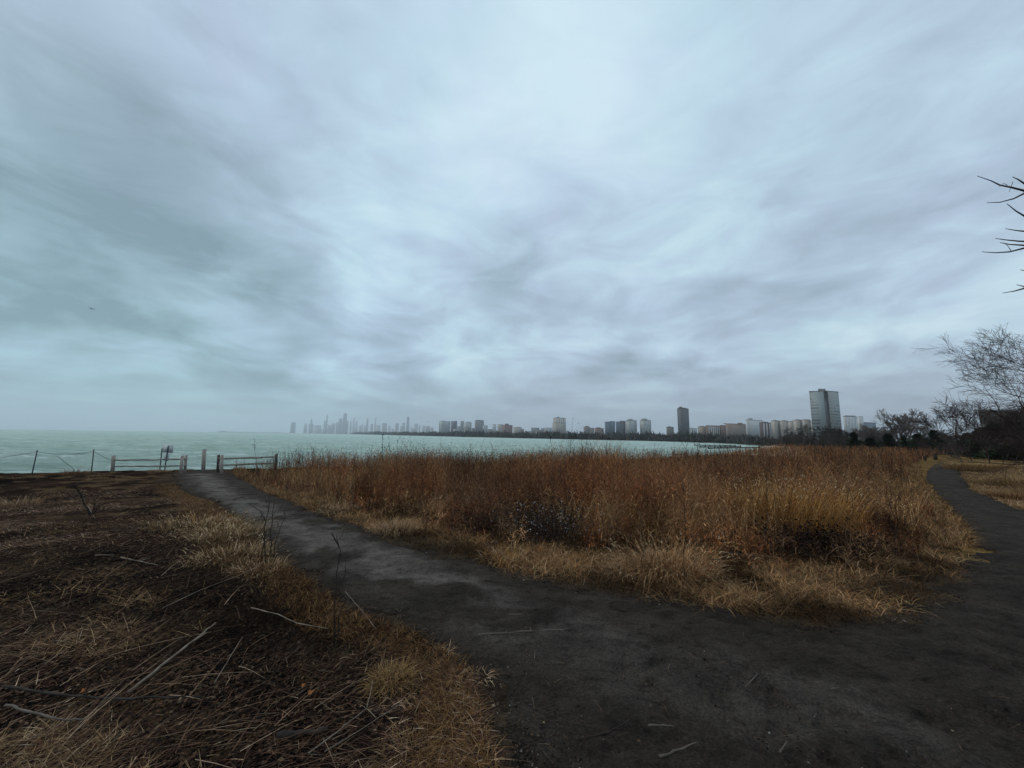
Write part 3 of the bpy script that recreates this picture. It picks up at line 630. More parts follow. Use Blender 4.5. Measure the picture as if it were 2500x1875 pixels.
def conifer(base, h, w, label, dens=2600, col=((.018, .032, .016), (.030, .048, .022)), lop=0, group=None):
    e = empty('evergreen_tree', tuple(base)); tag(e, label, 'evergreen tree', group)
    mb = MB(); tube(mb, [np.array(base)+(0, 0, -.2), np.array(base)+(0, 0, h*.9)], [.03*h, .006*h], 6); mb.build('trunk', MAT['bark'], e)
    mb = MB(); nb = int(dens/14)
    for i in range(nb):
        t = .04+.95*(i+R.rand())/nb; a = R.rand()*6.283; prof = min(1, 1.25*(1-t)**.9)*(.45+.75*R.rand())*(.75+.35*math.sin(t*19+a*2)); Lb = w/2*prof*(1+lop*math.cos(a)); z = t*h*.93
        d = np.array([math.cos(a), math.sin(a), .10-.25*(1-t)]); m = 14; s = np.sqrt(R.rand(m)); P = np.array(base)+np.array([0, 0, z])+d*(s[:, None]*Lb)+R.randn(m, 3)*.03*w*np.array([1, 1, .35])
        blades(mb, P, a+R.randn(m)*.9, (.07*w+.05*h)*(.6+.6*R.rand(m)), .018*w+.012*h, .8, .2, .35, pick(col, m, jit=.4), 2, .15)
        specks(mb, P, .028*h*(.6+R.rand(m)), pick(col, m, jit=.4))
    mb.build('crown', MAT['dry'], e); return e

# big bare shrub-tree at the right edge, overhanging the far path
b = G(2212, 1012)
def depth_ground(u, Y, v=None):
    d = ray(u, hor(u) if v is None else v); x = d[0]/d[1]*Y; return np.array([x, Y, float(H(x, Y))])
BT = depth_ground(2385, 17.5)
woody('bare_tree', 'large bare many stemmed tree whose fine twigs reach left over the far path', 'bare tree', BT,
      [((0, 0, -.1), (-.35, -.1, 1), 3.9, .12), ((.5, .3, -.1), (-.1, .2, 1), 3.8, .12), ((-.4, -.2, -.1), (-.75, 0, .9), 3.6, .10), ((-.3, .4, -.1), (-.9, .25, .8), 3.4, .09), ((-.2, 0, -.1), (-.6, .3, 1.2), 3.6, .09)],
      height=(at(2190, 655, 17.5)[2]-BT[2])*1.3, left=2056, rmin=.0055, maxlev=4, kids=(5, 6), ang=.58, wob_=.12, ratio=.62, seg=6, pull=(-.34, 0, .02), cut=1, taper=.18)
BT2 = depth_ground(2178, 38)
woody('bare_shrub', 'dense dark bare thicket behind the tan grass bank at the right edge', 'bare shrub', BT2,
      [((R.uniform(-1.5, 7.5), R.randn()*1.0, -.1), (-.1+R.randn()*.35, R.randn()*.4, .9), 1.9+.8*R.rand(), .04) for _ in range(30)],
      height=at(2190, 862, 38)[2]-BT2[2], rmin=.014, maxlev=3, kids=(7, 9), ang=.6, wob_=.13, ratio=.62, seg=6, pull=(-.2, 0, .0), cut=1, names=('stem', 'crown'))
# long limbs of the tree standing just outside the frame on the right
NT = np.array([12.6, 7.6, float(H(12.6, 7.6))])
e = empty('bare_tree', tuple(NT)); tag(e, 'nearest bare tree, a few bare boughs reaching in high at the right edge', 'bare tree')
mb = MB(); tube(mb, [NT+(0, 0, -.1), NT+(.1, 0, 2), NT+(-.05, .1, 4.2), NT+(.05, 0, 6.5), NT+(0, .1, 8.2)], [.17, .14, .11, .075, .04], 8); mb.build('trunk', MAT['bark'], e)
def bough(pix, r0, r1, Y0=7.6, Y1=7.9):
    mb = MB()
    P = [at(u, v, Y0+(Y1-Y0)*i/(len(pix)-1)) for i, (u, v) in enumerate(pix)]
    root = NT+np.array([0, 0, P[-1][2]-NT[2]-.5]); P = P+[(P[-1]*.5+root*.5)+(0, 0, .05), root]
    n = len(P); tube(mb, P, np.linspace(r0, r1, n), 5); return mb.build('bough', MAT['twigs'], e)
for pix in ([(2111, 380), (2142, 391), (2160, 400), (2185, 405), (2212, 412), (2240, 424)], [(2132, 438), (2160, 437), (2190, 429), (2212, 418), (2240, 405)], [(2187, 382), (2200, 388), (2215, 398), (2240, 410)],
            [(2175, 440), (2195, 456), (2215, 468), (2245, 480)], [(2172, 494), (2195, 498), (2215, 500), (2245, 503)], [(2150, 515), (2170, 518), (2200, 521), (2225, 522), (2250, 520)], [(2160, 524), (2180, 528), (2212, 530), (2245, 528)],
            [(2121, 544), (2150, 546), (2180, 544), (2212, 536), (2245, 524)], [(2166, 633), (2190, 629), (2212, 623), (2245, 610)], [(2204, 583), (2220, 586), (2250, 590)], [(2196, 615), (2215, 620), (2245, 615)]):
    bough(pix, .0055, .035)
for pix in ([(2158, 404), (2168, 396), (2176, 400)], [(2180, 414), (2186, 398), (2188, 393)], [(2168, 524), (2176, 530), (2185, 543)]):
    mb = MB(); tube(mb, [at(u, v, 7.7) for u, v in pix], [.004, .005, .007], 4); mb.build('twig', MAT['twigs'], e)

# dark brambles in the weeds
def bramble(u, v, n, L, label, spread=.5, leafc=None, lo=.5, sz=.014, nl=2600, hh=.5):
    c = G(u, v); st = []
    for _ in range(n):
        a = R.rand()*6.283; st.append(((R.randn()*spread*.5, R.randn()*spread*.3, -.02), (math.cos(a)*.9, math.sin(a)*.9, .5+.7*R.rand()), L*(.6+.6*R.rand()), .007))
    e = woody('bramble_bush', label, 'bramble', c, st, rmin=.0022, maxlev=2, kids=(4, 6), ang=.7, wob_=.2, ratio=.55, seg=6, cut=1, names=('stem', 'crown'), m1='darkstick', m2='darkstick', up=-.06)
    mb = MB(); q = R.randn(nl, 3)*np.array([spread*.75, spread*.5, hh*.35])+np.array([0, 0, hh*.5]); q[:, 2] = np.abs(q[:, 2])+.02; P = c+q
    specks(mb, P, R.uniform(sz*.6, sz*1.6, nl), pick(leafc, nl)); mb.build('dead_leaves', MAT['dry'], e); return e
bramble(1185, 1172, 20, .66, 'dark tangled bramble dotted with pale leaves in the middle of the weed edge', .55, [(.018, .013, .016), (.022, .015, .016), (.03, .02, .02), (.04, .022, .018), (.05, .028, .022), (.03, .018, .02), (.02, .012, .012), (.36, .34, .34)], nl=3600, hh=.55, sz=.011)
bramble(1720, 1200, 14, .42, 'low blackish bramble heap below the golden grass stand', .45, [(.018, .011, .010), (.012, .008, .008), (.035, .02, .018)], nl=1900, hh=.34, sz=.017)
bramble(1812, 1200, 12, .38, 'low dark bramble heap at the right end of the weed edge', .4, [(.018, .011, .010), (.012, .008, .008), (.04, .025, .02)], nl=1500, hh=.28, sz=.017)
bramble(1035, 1155, 8, .42, 'small brown bramble left of the large pale dotted one', .3, [(.03, .018, .014), (.05, .03, .02)], nl=500, hh=.35)
c = G(195, 1115)
woody('dead_bush', 'small burnt looking bush with a crooked stem on the cut meadow', 'dead bush', c, [((0, 0, 0), (-.6, 0, 1), .75, .022), ((0, 0, 0), (.6, .2, .5), .45, .016), ((0, 0, 0), (.1, -.1, .8), .4, .012)], rmin=.004, maxlev=2, kids=(3, 5), ang=.7, wob_=.2, ratio=.5, seg=5, cut=1, names=('stem', 'crown'), m1='darkstick', m2='darkstick')

# single weed stalks that rise above the field, and bare saplings
def stalk(u, vb, vt, Y, label, name='weed_stalk', r=.006, lean=0., heads=8, mt='darkstick', br=6, group=None):
    """stalk whose foot stands at depth Y in column u and whose top reaches row vt"""
    g = depth_ground(u, Y, 1005) if vb is None else G(u, vb); Y = g[1]
    top = at(u+lean, vt, Y); g = np.array(g); n = 7; P = [g+(top-g)*i/(n-1)+np.array([R.randn()*.008*i, R.randn()*.008*i, 0]) for i in range(n)]; P[0][2] -= .02
    e = empty(name, tuple(g)); tag(e, label, 'weed stalk' if name == 'weed_stalk' else 'sapling', group)
    mb = MB(); tube(mb, P, np.linspace(r, r*.5, n), 5); mb.build('stem', MAT[mt], e); h = np.linalg.norm(top-g)
    if br:
        for j in range(br):
            mb = MB(); mh = MB()
            t = .55+.45*R.rand(); q = g+(top-g)*t; a = R.rand()*6.283; d = np.array([math.cos(a)*.55, math.sin(a)*.55, .9])*h*.12*(.5+R.rand())
            tube(mb, [q, q+d*.5, q+d+(0, 0, .01)], [r*.5, r*.4, r*.35], 4)
            bo = mb.build('branch', MAT[mt], e)
            if heads: specks(mh, (q+d)[None]+R.randn(3, 3)*r*.7, np.full(3, r*2.2), (.02, .015, .013)); mh.build('seed_head', MAT['dry'], bo, origin=tuple(g)) 
        if heads: mh = MB(); specks(mh, top[None]+R.randn(4, 3)*r*.7, np.full(4, r*2.6), (.02, .015, .013)); mh.build('seed_head', MAT['dry'], e)
    return e
stalk(828, None, 939, 14, 'tallest dark weed stalk against the lake with a knobbed tip', r=.011)
stalk(842, None, 955, 14, 'thin dark weed stalk just right of the knobbed tallest one', r=.007)
stalk(864, None, 951, 15, 'dark weed stalk leaning left above the field, right of the knobbed pair', r=.007, lean=-6)
stalk(888, None, 956, 16, 'forked weed stalk midway along the lake view', r=.007)
stalk(770, None, 958, 16, 'slender weed stalk left of the knobbed pair', r=.006)
stalk(803, None, 962, 16, 'short branched weed stalk immediately left of the knobbed pair', r=.007)
stalk(972, None, 957, 17, 'weed stalk below the ribbed pale towers across the lake', r=.007, lean=3)
stalk(1022, None, 960, 17, 'weed stalk under the broad grey block across the lake', r=.006)
stalk(1193, None, 944, 13, 'stout weed stalk crossing the shoreline left of the single tall cream tower', r=.010, lean=-4)
stalk(1226, None, 946, 13, 'leaning weed stalk beneath the single tall cream tower', r=.007, lean=8)
stalk(1304, None, 947, 12, 'tall leaning weed stalk with dark tip standing before the twin grey slabs', r=.009, lean=10)
stalk(1415, None, 958, 14, 'branched weed stalk under the dark square block near the tallest dark tower', r=.007)
stalk(1480, None, 955, 14, 'bushy weed stalk standing below the tallest dark tower', r=.007, br=12)
stalk(1500, None, 958, 13, 'spreading weed stalk right of the bushy one below the dark tower', r=.008, br=10, lean=8)
stalk(1555, None, 960, 15, 'thin weed stalk before the brown brick blocks', r=.006)
stalk(1600, None, 962, 15, 'short weed stalk at the start of the sandy beach', r=.007)
stalk(556, None, 953, 22, 'stalk rising from the weeds behind the right hand rail', r=.010, lean=-6)
stalk(722, 1400, 1150, 0, 'taller of the two bare saplings on the near verge', 'bare_sapling', r=.006, lean=12, heads=0, br=3)
stalk(728, 1392, 1208, 0, 'shorter bare sapling right beside the taller one on the verge', 'bare_sapling', r=.005, lean=20, heads=0, br=2)
for i, (u, vb, vt, ln, l) in enumerate(((566, 1215, 1085, -3, 'leftmost dark bare stem of the clump by the path bend'), (573, 1222, 1068, 4, 'tallest dark bare stem of the clump by the path bend'), (583, 1218, 1085, 8, 'dark bare stem leaning right in the clump by the path bend'), (592, 1208, 1100, 12, 'outermost right bare stem of the clump by the path bend'))):
    stalk(u, vb, vt, 0, l, 'bare_sapling', r=.0065, lean=ln, heads=0, br=4, group='bare stems by the path bend')
for (u, vb, vt, l) in ((1388, 1255, 1110, 'thin dark weed stalk rising from the left of the arching tuft'), (1478, 1262, 1060, 'thin dark weed stalk rising from the right of the arching tuft'), (1300, 1205, 1010, 'dark weed stalk between bramble and arching tuft'), (1655, 1215, 985, 'dark weed stalk in front of the golden grass stand'), (1830, 1218, 1050, 'russet weed stalk above the right bramble heap'), (1935, 1208, 1070, 'russet weed stalk at the right corner of the field')):
    stalk(u, vb, vt, 0, l, r=.0045, heads=0, br=7)

# ------------------------------------------------------------------ sticks on the ground
def stick(pix, r_, label, mt='greystick', name='stick', side=None, lift=.0, cat='stick'):
    r = r_*(.75 if mt == 'palestick' else 1.05); P = [G(u, v)+(0, 0, r*.7+.012+lift) for u, v in pix]; Q = []
    for i in range(len(P)-1):
        for k in range(4): Q.append(P[i]+(P[i+1]-P[i])*k/4+R.randn(3)*r*.28*(1 if k else .2))
    Q.append(P[-1]); n = len(Q); mb = MB(); org = tuple(P[0]); tube(mb, Q, np.linspace(r, r*.55, n)*(1+.15*R.randn(n)), 6)
    if side:
        for (i, du, L) in side:
            q = Q[min(i, n-1)]; a = du; tube(mb, [q, q+np.array([math.cos(a)*L*.5, math.sin(a)*L*.5, .01]), q+np.array([math.cos(a+.3)*L, math.sin(a+.3)*L, .004])], [r*.5, r*.4, r*.3], 5)
    o = mb.build(name, MAT[mt], origin=org); tag(o, label, cat); return o
stick([(1032, 1376), (1110, 1371), (1180, 1366), (1293, 1360)], .007, 'longest stick lying across the path, grey with short side twigs', side=[(3, 1.0, .05), (6, 1.2, .06), (9, -1.3, .05)])
stick([(1099, 1331), (1209, 1333)], .005, 'straight thin twig on the path just beyond the longest stick')
stick([(1732, 1400), (1760, 1410), (1789, 1423)], .006, 'dark stick lying slantwise below the straw corner', 'darkstick')
stick([(1952, 1471), (1990, 1470), (2019, 1464)], .005, 'thin dark twig on the right side of the path', 'darkstick')
stick([(1611, 1489), (1637, 1461), (1620, 1447)], .004, 'bent twig shaped like a hook in mid path')
stick([(1425, 1642), (1465, 1628), (1504, 1612)], .007, 'thick straight stick near the bottom edge')
stick([(1254, 1605), (1317, 1589), (1359, 1562)], .006, 'curved dark stick left of the forked sticks', 'darkstick', side=[(5, -.5, .05)])
stick([(1401, 1574), (1430, 1574), (1455, 1576)], .006, 'short pale stick crossing the forked one')
stick([(1405, 1540), (1440, 1562), (1475, 1585), (1490, 1600)], .004, 'crooked dark twig under the short pale stick', 'darkstick')
stick([(1041, 1491), (1060, 1505), (1075, 1520)], .004, 'twig on the path beside the near verge', 'darkstick')
stick([(1070, 1515), (1100, 1500)], .004, 'twig crossing the one beside the near verge', 'darkstick')
stick([(1795, 1494), (1840, 1492)], .004, 'short twig on the right half of the path')
stick([(1685, 1632), (1700, 1610)], .005, 'stubby stick near the bottom edge, right of the thick one')
stick([(1525, 1448), (1558, 1448)], .004, 'short straight twig left of the hook shaped twig', 'darkstick')
stick([(1170, 1300), (1215, 1300)], .004, 'small dark twig near the straw edge beyond the straight thin one', 'darkstick')
stick([(1330, 1318), (1400, 1330)], .004, 'slender dark twig along the straw edge', 'darkstick')
stick([(2020, 1305), (2065, 1330)], .004, 'pale twig at the fork below the right hand path')
stick([(1380, 1605), (1400, 1590)], .004, 'splinter beside the forked sticks', 'darkstick')
stick([(275, 1514), (330, 1470), (387, 1423), (430, 1388), (464, 1360)], .014, 'thick pale weathered branch lying slantwise on the cut meadow', 'palestick', 'fallen_branch', lift=.03, cat='fallen branch', side=[(11, 1.2, .10)])
stick([(0, 1505), (120, 1522), (232, 1532), (340, 1530), (433, 1528)], .008, 'long dark curved branch at the lower left', 'darkstick', 'fallen_branch', lift=.04, cat='fallen branch')
stick([(8, 1543), (70, 1560), (124, 1574), (174, 1576)], .007, 'grey branch below the long dark curved one', 'greystick', 'fallen_branch', lift=.03, cat='fallen branch')
stick([(600, 1600), (650, 1594), (707, 1586)], .019, 'short black log half buried in litter by the near verge', 'darkstick', 'log', cat='log')
stick([(205, 1203), (247, 1202)], .010, 'short pale stick on the meadow, left of a forked one', 'palestick')
stick([(261, 1207), (300, 1215), (340, 1224)], .011, 'longer pale stick on the meadow above the straw patches', 'palestick', side=[(4, .7, .1)])
stick([(541, 1327), (600, 1342), (640, 1362), (708, 1374)], .006, 'long pale stalk angling down toward the saplings', 'palestick', lift=.04)
stick([(460, 1501), (495, 1440), (522, 1396)], .004, 'thin bright stalk right of the thick pale branch', 'palestick', lift=.05)
stick([(664, 1659), (730, 1608), (789, 1558)], .005, 'long pale stalk rising from the bottom edge', 'palestick', lift=.05)
stick([(700, 1650), (760, 1612), (868, 1540)], .004, 'second pale stalk parallel to the long one at the bottom edge', 'palestick', lift=.04)
stick([(791, 1559), (798, 1528), (804, 1497)], .004, 'short upright looking pale stalk above the parallel pair', 'palestick', lift=.06)
stick([(548, 1260), (640, 1200)][::-1] if False else [(350, 1330), (430, 1290), (500, 1262), (560, 1235)], .004, 'long thin stalk across the meadow toward the bare stems', 'palestick', lift=.05)
stick([(745, 1290), (790, 1345), (812, 1375)], .004, 'bent straw coloured stalk on the near verge', 'palestick', lift=.04)
stick([(190, 1095), (205, 1122)], .012, 'pale stub beside the burnt looking bush', 'palestick')
stick([(1555, 1216), (1620, 1222), (1690, 1230)], .006, 'long straight pale stalk lying in front of the bramble heap', 'palestick', lift=.12)
stick([(1158, 1110), (1195, 1130), (1240, 1150)], .005, 'pale cane crossing the dotted bramble', 'palestick', lift=.35)
for (u, v, l) in ((672, 1505, 'curled orange dead leaf on the dark litter'), (655, 1490, 'smaller rust leaf next to the curled orange one'), (180, 1502, 'orange leaf scrap right of the lower left branch')):
    c = G(u, v)+(0, 0, .03); mb = MB(); s = .02; n = 9
    s = s*.65 if 'scrap' in l or 'smaller' in l else s; v_ = [(0, 0, .004)]+[(s*(1.2 if k % 3 == 0 else .75)*math.cos(2*math.pi*k/n), s*(1.1 if k % 3 == 0 else .6)*math.sin(2*math.pi*k/n), .012*math.cos(4*math.pi*k/n)) for k in range(n)]
    mb.add(np.array(v_)+c, [[0, k+1, (k+1) % n+1] for k in range(n)]); o = mb.build('dead_leaf', MAT['leaf'], origin=tuple(c)); tag(o, l, 'dead leaf')

# ------------------------------------------------------------------ fences, posts, sign
ZG = lambda x, y: float(H(x, y))
def zz1(X, Y): return ((X*.3255)*.8848, (980+Y*.3255)*.8848)      # from the enlarged left strip to columns and rows
def post(mb, X, Yb, Yt, Y, w=.09, lean=0, dz=.0):
    u, vb = zz1(X, Yb); ut, vt = zz1(X+lean, Yt)
    g = depth_ground(u, Y, vb); top = at(ut, vt, Y); k = np.array([-w/2, w/2])
    v = [(g[0]+a, g[1]+b, g[2]-.15) for a in k for b in k]+[(top[0]+a*.95, top[1]+b*.95, top[2]+(.02 if a > 0 else 0)) for a in k for b in k]
    mb.add(v, [[0, 1, 3, 2][::-1], [4, 5, 7, 6], [0, 1, 5, 4], [1, 3, 7, 5], [3, 2, 6, 7], [2, 0, 4, 6]]); return g, top
FY = 21.0
def rail(mb, A, B, r=.045, n=7):
    P = [np.array(A)+(np.array(B)-np.array(A))*i/(n-1)+R.randn(3)*.008 for i in range(n)]; tube(mb, P, r*(1+.12*R.randn(n)), 6, squash=.8)
def wp(X, Y, D): return at(*zz1(X, Y), D)
e = empty('rail_fence', tuple(depth_ground(zz1(1100, 500)[0], FY))); tag(e, 'two rail weathered wooden fence left of the path opening, sign behind it', 'rail fence')
for (X, Yb, Yt, D, ln) in ((846, 520, 408, FY, 6), (1356, 545, 410, FY-1.0, 12), (1390, 515, 406, FY+.2, 6)):
    mb = MB(); post(mb, X, Yb, Yt, D, .115 if X < 1000 else .095, ln); mb.build('post', MAT['wood'], e)
for (ya, yb) in ((440, 434), (488, 482)):
    mb = MB(); rail(mb, wp(862, ya, FY), wp(1112, (ya+yb)/2+1, FY+.1)); rail(mb, wp(1112, (ya+yb)/2+1, FY+.1), wp(1400, yb, FY)); mb.build('rail', MAT['rail'], e)
e = empty('wooden_post', tuple(depth_ground(zz1(1530, 500)[0], FY+.3)));
mb = MB(); post(mb, 1527, 515, 360, FY+.3, .13, 6); bpy.data.objects.remove(e); o = mb.build('wooden_post', MAT['wood'], origin=tuple(depth_ground(zz1(1530, 500)[0], FY+.3))); tag(o, 'single thick square post standing in the middle of the path opening', 'post')
e = empty('rail_fence', tuple(depth_ground(zz1(1800, 500)[0], FY))); tag(e, 'rail fence right of the path opening, half hidden in weeds', 'rail fence')
for (X, Yb, Yt, D, ln, mt) in ((1636, 515, 402, FY+.2, 4, 'woodd'), (1664, 545, 404, FY-1.0, 2, 'wood'), (2072, 480, 396, FY+1, 2, 'woodd')):
    mb = MB(); post(mb, X, Yb, Yt, D, .10, ln); mb.build('post', MAT[mt], e)
mb = MB(); rail(mb, wp(1640, 430, FY), wp(2075, 416, FY+1), .05); mb.build('rail', MAT['rail'], e)
mb = MB(); rail(mb, wp(1640, 478, FY), wp(2075, 462, FY+1), .05); mb.build('rail', MAT['rail'], e)
# cable fence
CY = 19.0
e = empty('cable_fence', tuple(depth_ground(zz1(480, 500)[0], CY))); tag(e, 'sagging cable fence on thin metal stakes at the left', 'cable fence')
for (X, Yb, Yt, D, ln) in ((240, 532, 365, CY, 40), (690, 515, 357, CY+1.2, 14), (-240, 560, 385, CY-1, 20)):
    mb = MB(); u, vb = zz1(X, Yb); ut, vt = zz1(X+ln, Yt); g = depth_ground(u, D, vb); tube(mb, [g+(0, 0, -.2), at(ut, vt, D)], [.024, .022], 5); mb.build('stake', MAT['metal'], e)
mb = MB(); cab = [(-220, 400), (0, 425), (140, 400), (280, 378), (400, 395), (560, 396), (704, 375), (790, 425), (846, 445)]
tube(mb, [at(*zz1(a, b_), CY+(a-240)/450*1.2) for a, b_ in cab], .008, 5); mb.build('cable', MAT['metal'], e)
mb = MB(); tube(mb, [at(*zz1(a, b_), CY+.8) for a, b_ in ((430, 410), (480, 450), (545, 500), (560, 530))], .010, 5); mb.build('loose_cable', MAT['metal'], e)
# sign seen from behind
SY = 23.0; gs = depth_ground(zz1(1234, 500)[0], SY, zz1(0, 505)[1])
e = empty('trail_sign', tuple(gs)); tag(e, 'grey metal sign seen from behind on a leaning steel post', 'sign')
mb = MB(); tube(mb, [gs+(0, 0, -.2), wp(1262, 332, SY)], .032, 5); mb.build('post', MAT['metal'], e)
def panel(pts, D, name, par, mt):
    mb = MB(); a = [wp(x, y, D) for x, y in pts]; bk = [p+(0, .012, 0) for p in a]; n = len(a)
    mb.add(a+bk, [[i, (i+1) % 4, 4+(i+1) % 4, 4+i] for i in range(4)]); mb.f += [np.array([[mb.n-8+i for i in range(4)][::-1]]), np.array([[mb.n-4+i for i in range(4)]])]
    return mb.build(name, MAT[mt], par)
panel([(1224, 320), (1302, 324), (1294, 386), (1217, 382)], SY+.04, 'sign_panel', e, 'signback')
panel([(1232, 388), (1272, 390), (1262, 446), (1225, 443)], SY+.04, 'lower_panel', e, 'signback')
mb = MB(); g = depth_ground(zz1(1200, 500)[0], SY-.5, zz1(0, 505)[1]); tube(mb, [g+(0, 0, -.2), wp(1215, 352, SY-.5)], .028, 5); o = mb.build('metal_stake', MAT['metal'], origin=tuple(g)); tag(o, 'bare metal stake just left of the grey sign', 'stake')
# stump posts by the far bend, and the far pole
def zz6(X, Y): return ((2060+X*.217)*.8848, (900+Y*.217)*.8848)
for (X, Yb, Yt, w, l, nm) in ((1034, 1025, 955, .26, 'dark stump post at the left of the far path bend', 'post'), (918, 1035, 985, .15, 'lower dark post in the weeds left of the far bend', 'post'), (1436, 985, 940, .24, 'left one of two dark posts right of the far bend', 'post'), (1462, 985, 940, .22, 'right one of two dark posts right of the far bend', 'post')):
    u, vb = zz6(X, Yb); _, vt = zz6(X, Yt); g = G(u, vb); top = at(u, vt, g[1]); mb = MB(); h = top[2]-g[2]
    box(mb, (g[0]-w/2, g[1]-w/2, g[2]-.1), (g[0]+w/2, g[1]+w/2, g[2]+h*.96)); box(mb, (g[0]-w*.44, g[1]-w*.44, g[2]+h*.96), (g[0]+w*.44, g[1]+w*.44, g[2]+h)); o = mb.build('wooden_post', MAT['darkstick'], origin=tuple(g)); tag(o, l, nm)

u0, vt = zz6(1262, 655); g = depth_ground(u0, 150.0); mb = MB(); tube(mb, [g+(0, 0, -.3), at(u0-1, vt, 150.0)], [.32, .26], 6); o = mb.build('utility_pole', MAT['bark_grey'], origin=tuple(g)); tag(o, 'plain grey utility pole above the far trees at the path end', 'pole')

# gull
c = at(198, 667.5, 60.0); mb = MB(); bx = []
prof = [(-.22, .012, 0), (-.14, .05, .0), (-.02, .075, -.005), (.10, .06, .005), (.17, .042, .02), (.21, .03, .025), (.25, .008, .02)]
V = []; sd = 8
for (x0, r0, z0) in prof:
    for k in range(sd): w = 2*math.pi*k/sd; V.append((x0, r0*math.cos(w), z0+r0*math.sin(w)))
Fq = [[i*sd+k, i*sd+(k+1) % sd, (i+1)*sd+(k+1) % sd, (i+1)*sd+k] for i in range(len(prof)-1) for k in range(sd)]
mb.add(np.array(V)*.8+c, Fq)
for sgn in (1, -1):
    wv = [(.10, .04*sgn, .03), (-.05, .04*sgn, .03), (.14, .28*sgn, .16), (.0, .30*sgn, .15), (.02, .62*sgn, .08), (-.06, .60*sgn, .07)]
    wv += [(a, b_, z-.018) for a, b_, z in wv]
    mb.add(np.array(wv)*.8+c, [[0, 1, 3, 2], [2, 3, 5, 4], [6, 8, 9, 7], [8, 10, 11, 9], [0, 2, 8, 6], [2, 4, 10, 8], [1, 7, 9, 3], [3, 9, 11, 5], [4, 5, 11, 10]])
o = mb.build('flying_gull', MAT['feather'], origin=tuple(c), smooth=True); tag(o, 'small dark gull flying over the lake at the left', 'bird')

# ------------------------------------------------------------------ far trees on the right
D0 = 120.0
def tree_at(u, vt, Y): g = depth_ground(u, Y); return g, at(u, vt, Y)[2]-g[2]
g, h = tree_at(1950, 886, 118)
HB = h
big = woody('bare_tree', 'tallest wide crowned bare tree of the far tree line', 'bare tree', g, [((0, 0, -.2), (.05, 0, 1), h*.36, .30), ((0, .2, -.2), (-.45, .1, 1), h*.42, .22), ((.4, 0, -.2), (.45, 0, 1), h*.42, .2)], height=h*1.03, rmin=.036, maxlev=4, kids=(5, 6), ang=.52, wob_=.07, up=.02, ratio=.70, seg=5, cut=1, m1='far_bark', m2='far_bark')
g, h2 = tree_at(1768, 918, 130)
sm = woody('bare_tree', 'spreading dark bare tree in front of the big mottled tower', 'bare tree', g, [((0, 0, -.2), (0, 0, 1), h2*.45, .2), ((0, .2, -.2), (-.8, 0, .9), h2*.5, .15), ((.2, 0, -.2), (.8, 0, .9), h2*.5, .15)], height=h2, rmin=.036, maxlev=4, kids=(5, 6), ang=.72, wob_=.14, ratio=.62, seg=5, cut=1, m1='bark_grey', m2='bark_grey')
GR = 'bare trees of the far tree line'
for (u, vt, Y, src, sx, rz, l) in ((1733, 930, 125, sm, .85, 1.0, 'slim bare tree with lopsided limbs before the cream apartment blocks'), (1690, 938, 140, sm, 1.0, 2.0, 'brown rounded bare tree at the beach end of the tree line'), (1660, 946, 150, sm, 1.0, 3.0, 'lowest bare tree, first of the row above the beach'),
        (1806, 934, 118, sm, 1.1, 4.0, 'low spreading bare tree at the foot of the mottled tower'), (1836, 925, 126, sm, 1.1, 5.1, 'bare tree between mottled tower and round dark evergreen'), (1872, 921, 122, big, 1.15, .7, 'bare tree with domed crown left of the dark green evergreens'), (1898, 917, 124, big, 1.15, 2.2, 'second domed bare tree touching the tallest one'), (1918, 926, 130, big, 1.0, 3.3, 'bare tree tucked against the left of the tallest one'),
        (2000, 923, 116, big, .9, 4.0, 'bare tree sloping down right of the tallest one'), (2012, 928, 110, sm, .9, 1.5, 'short bare tree by the flat topped evergreen'), (2040, 938, 130, sm, 1.2, 2.6, 'faint low bare tree before the gap in the tree line'), (2068, 940, 140, sm, 1.3, .4, 'low bare tree at the foot of the utility pole'), (2100, 938, 95, big, 1.0, 3.9, 'low bare tree under the right hand evergreen')):
    g, hh2 = tree_at(u, vt, Y); H0 = HB if src is big else h2; s = hh2/H0; copy_tree(src, tuple(g), (s*sx, s*sx, s), rz, l, GR)
big['group'] = GR; sm['group'] = GR
for (u, vt, w, Y, l, lop) in ((1845, 932, 34, 108, 'round topped dark evergreen in front of the bare trees', 0), (1919, 935, 42, 106, 'broad dark evergreen below the tallest bare tree', .2), (1953, 939, 20, 100, 'small pointed dark evergreen in mid tree line', 0), (1982, 936, 48, 108, 'widest mid green evergreen of the tree line', 0), (2018, 927, 40, 104, 'lopsided flat topped evergreen at the right of the tree line', .4), (1880, 945, 50, 110, 'low spreading evergreen between the round and the broad one', 0), (2000, 946, 50, 98, 'low green evergreen bush under the flat topped one', 0), (2092, 934, 60, 75, 'dark evergreen left of the big bare shrub tree', .3), (2125, 922, 90, 60, 'largest dark evergreen behind the bare shrub tree', .2), (2180, 915, 90, 52, 'dark evergreen at the right edge behind the bare twigs', 0)):
    g, hh2 = tree_at(u, vt, Y); conifer(g, hh2, w/F*Y*1.25, l, 2600 if Y > 80 else 5200, lop=lop, col=((.018, .032, .016), (.035, .055, .022)) if u != 1982 else ((.03, .05, .018), (.045, .065, .024)))

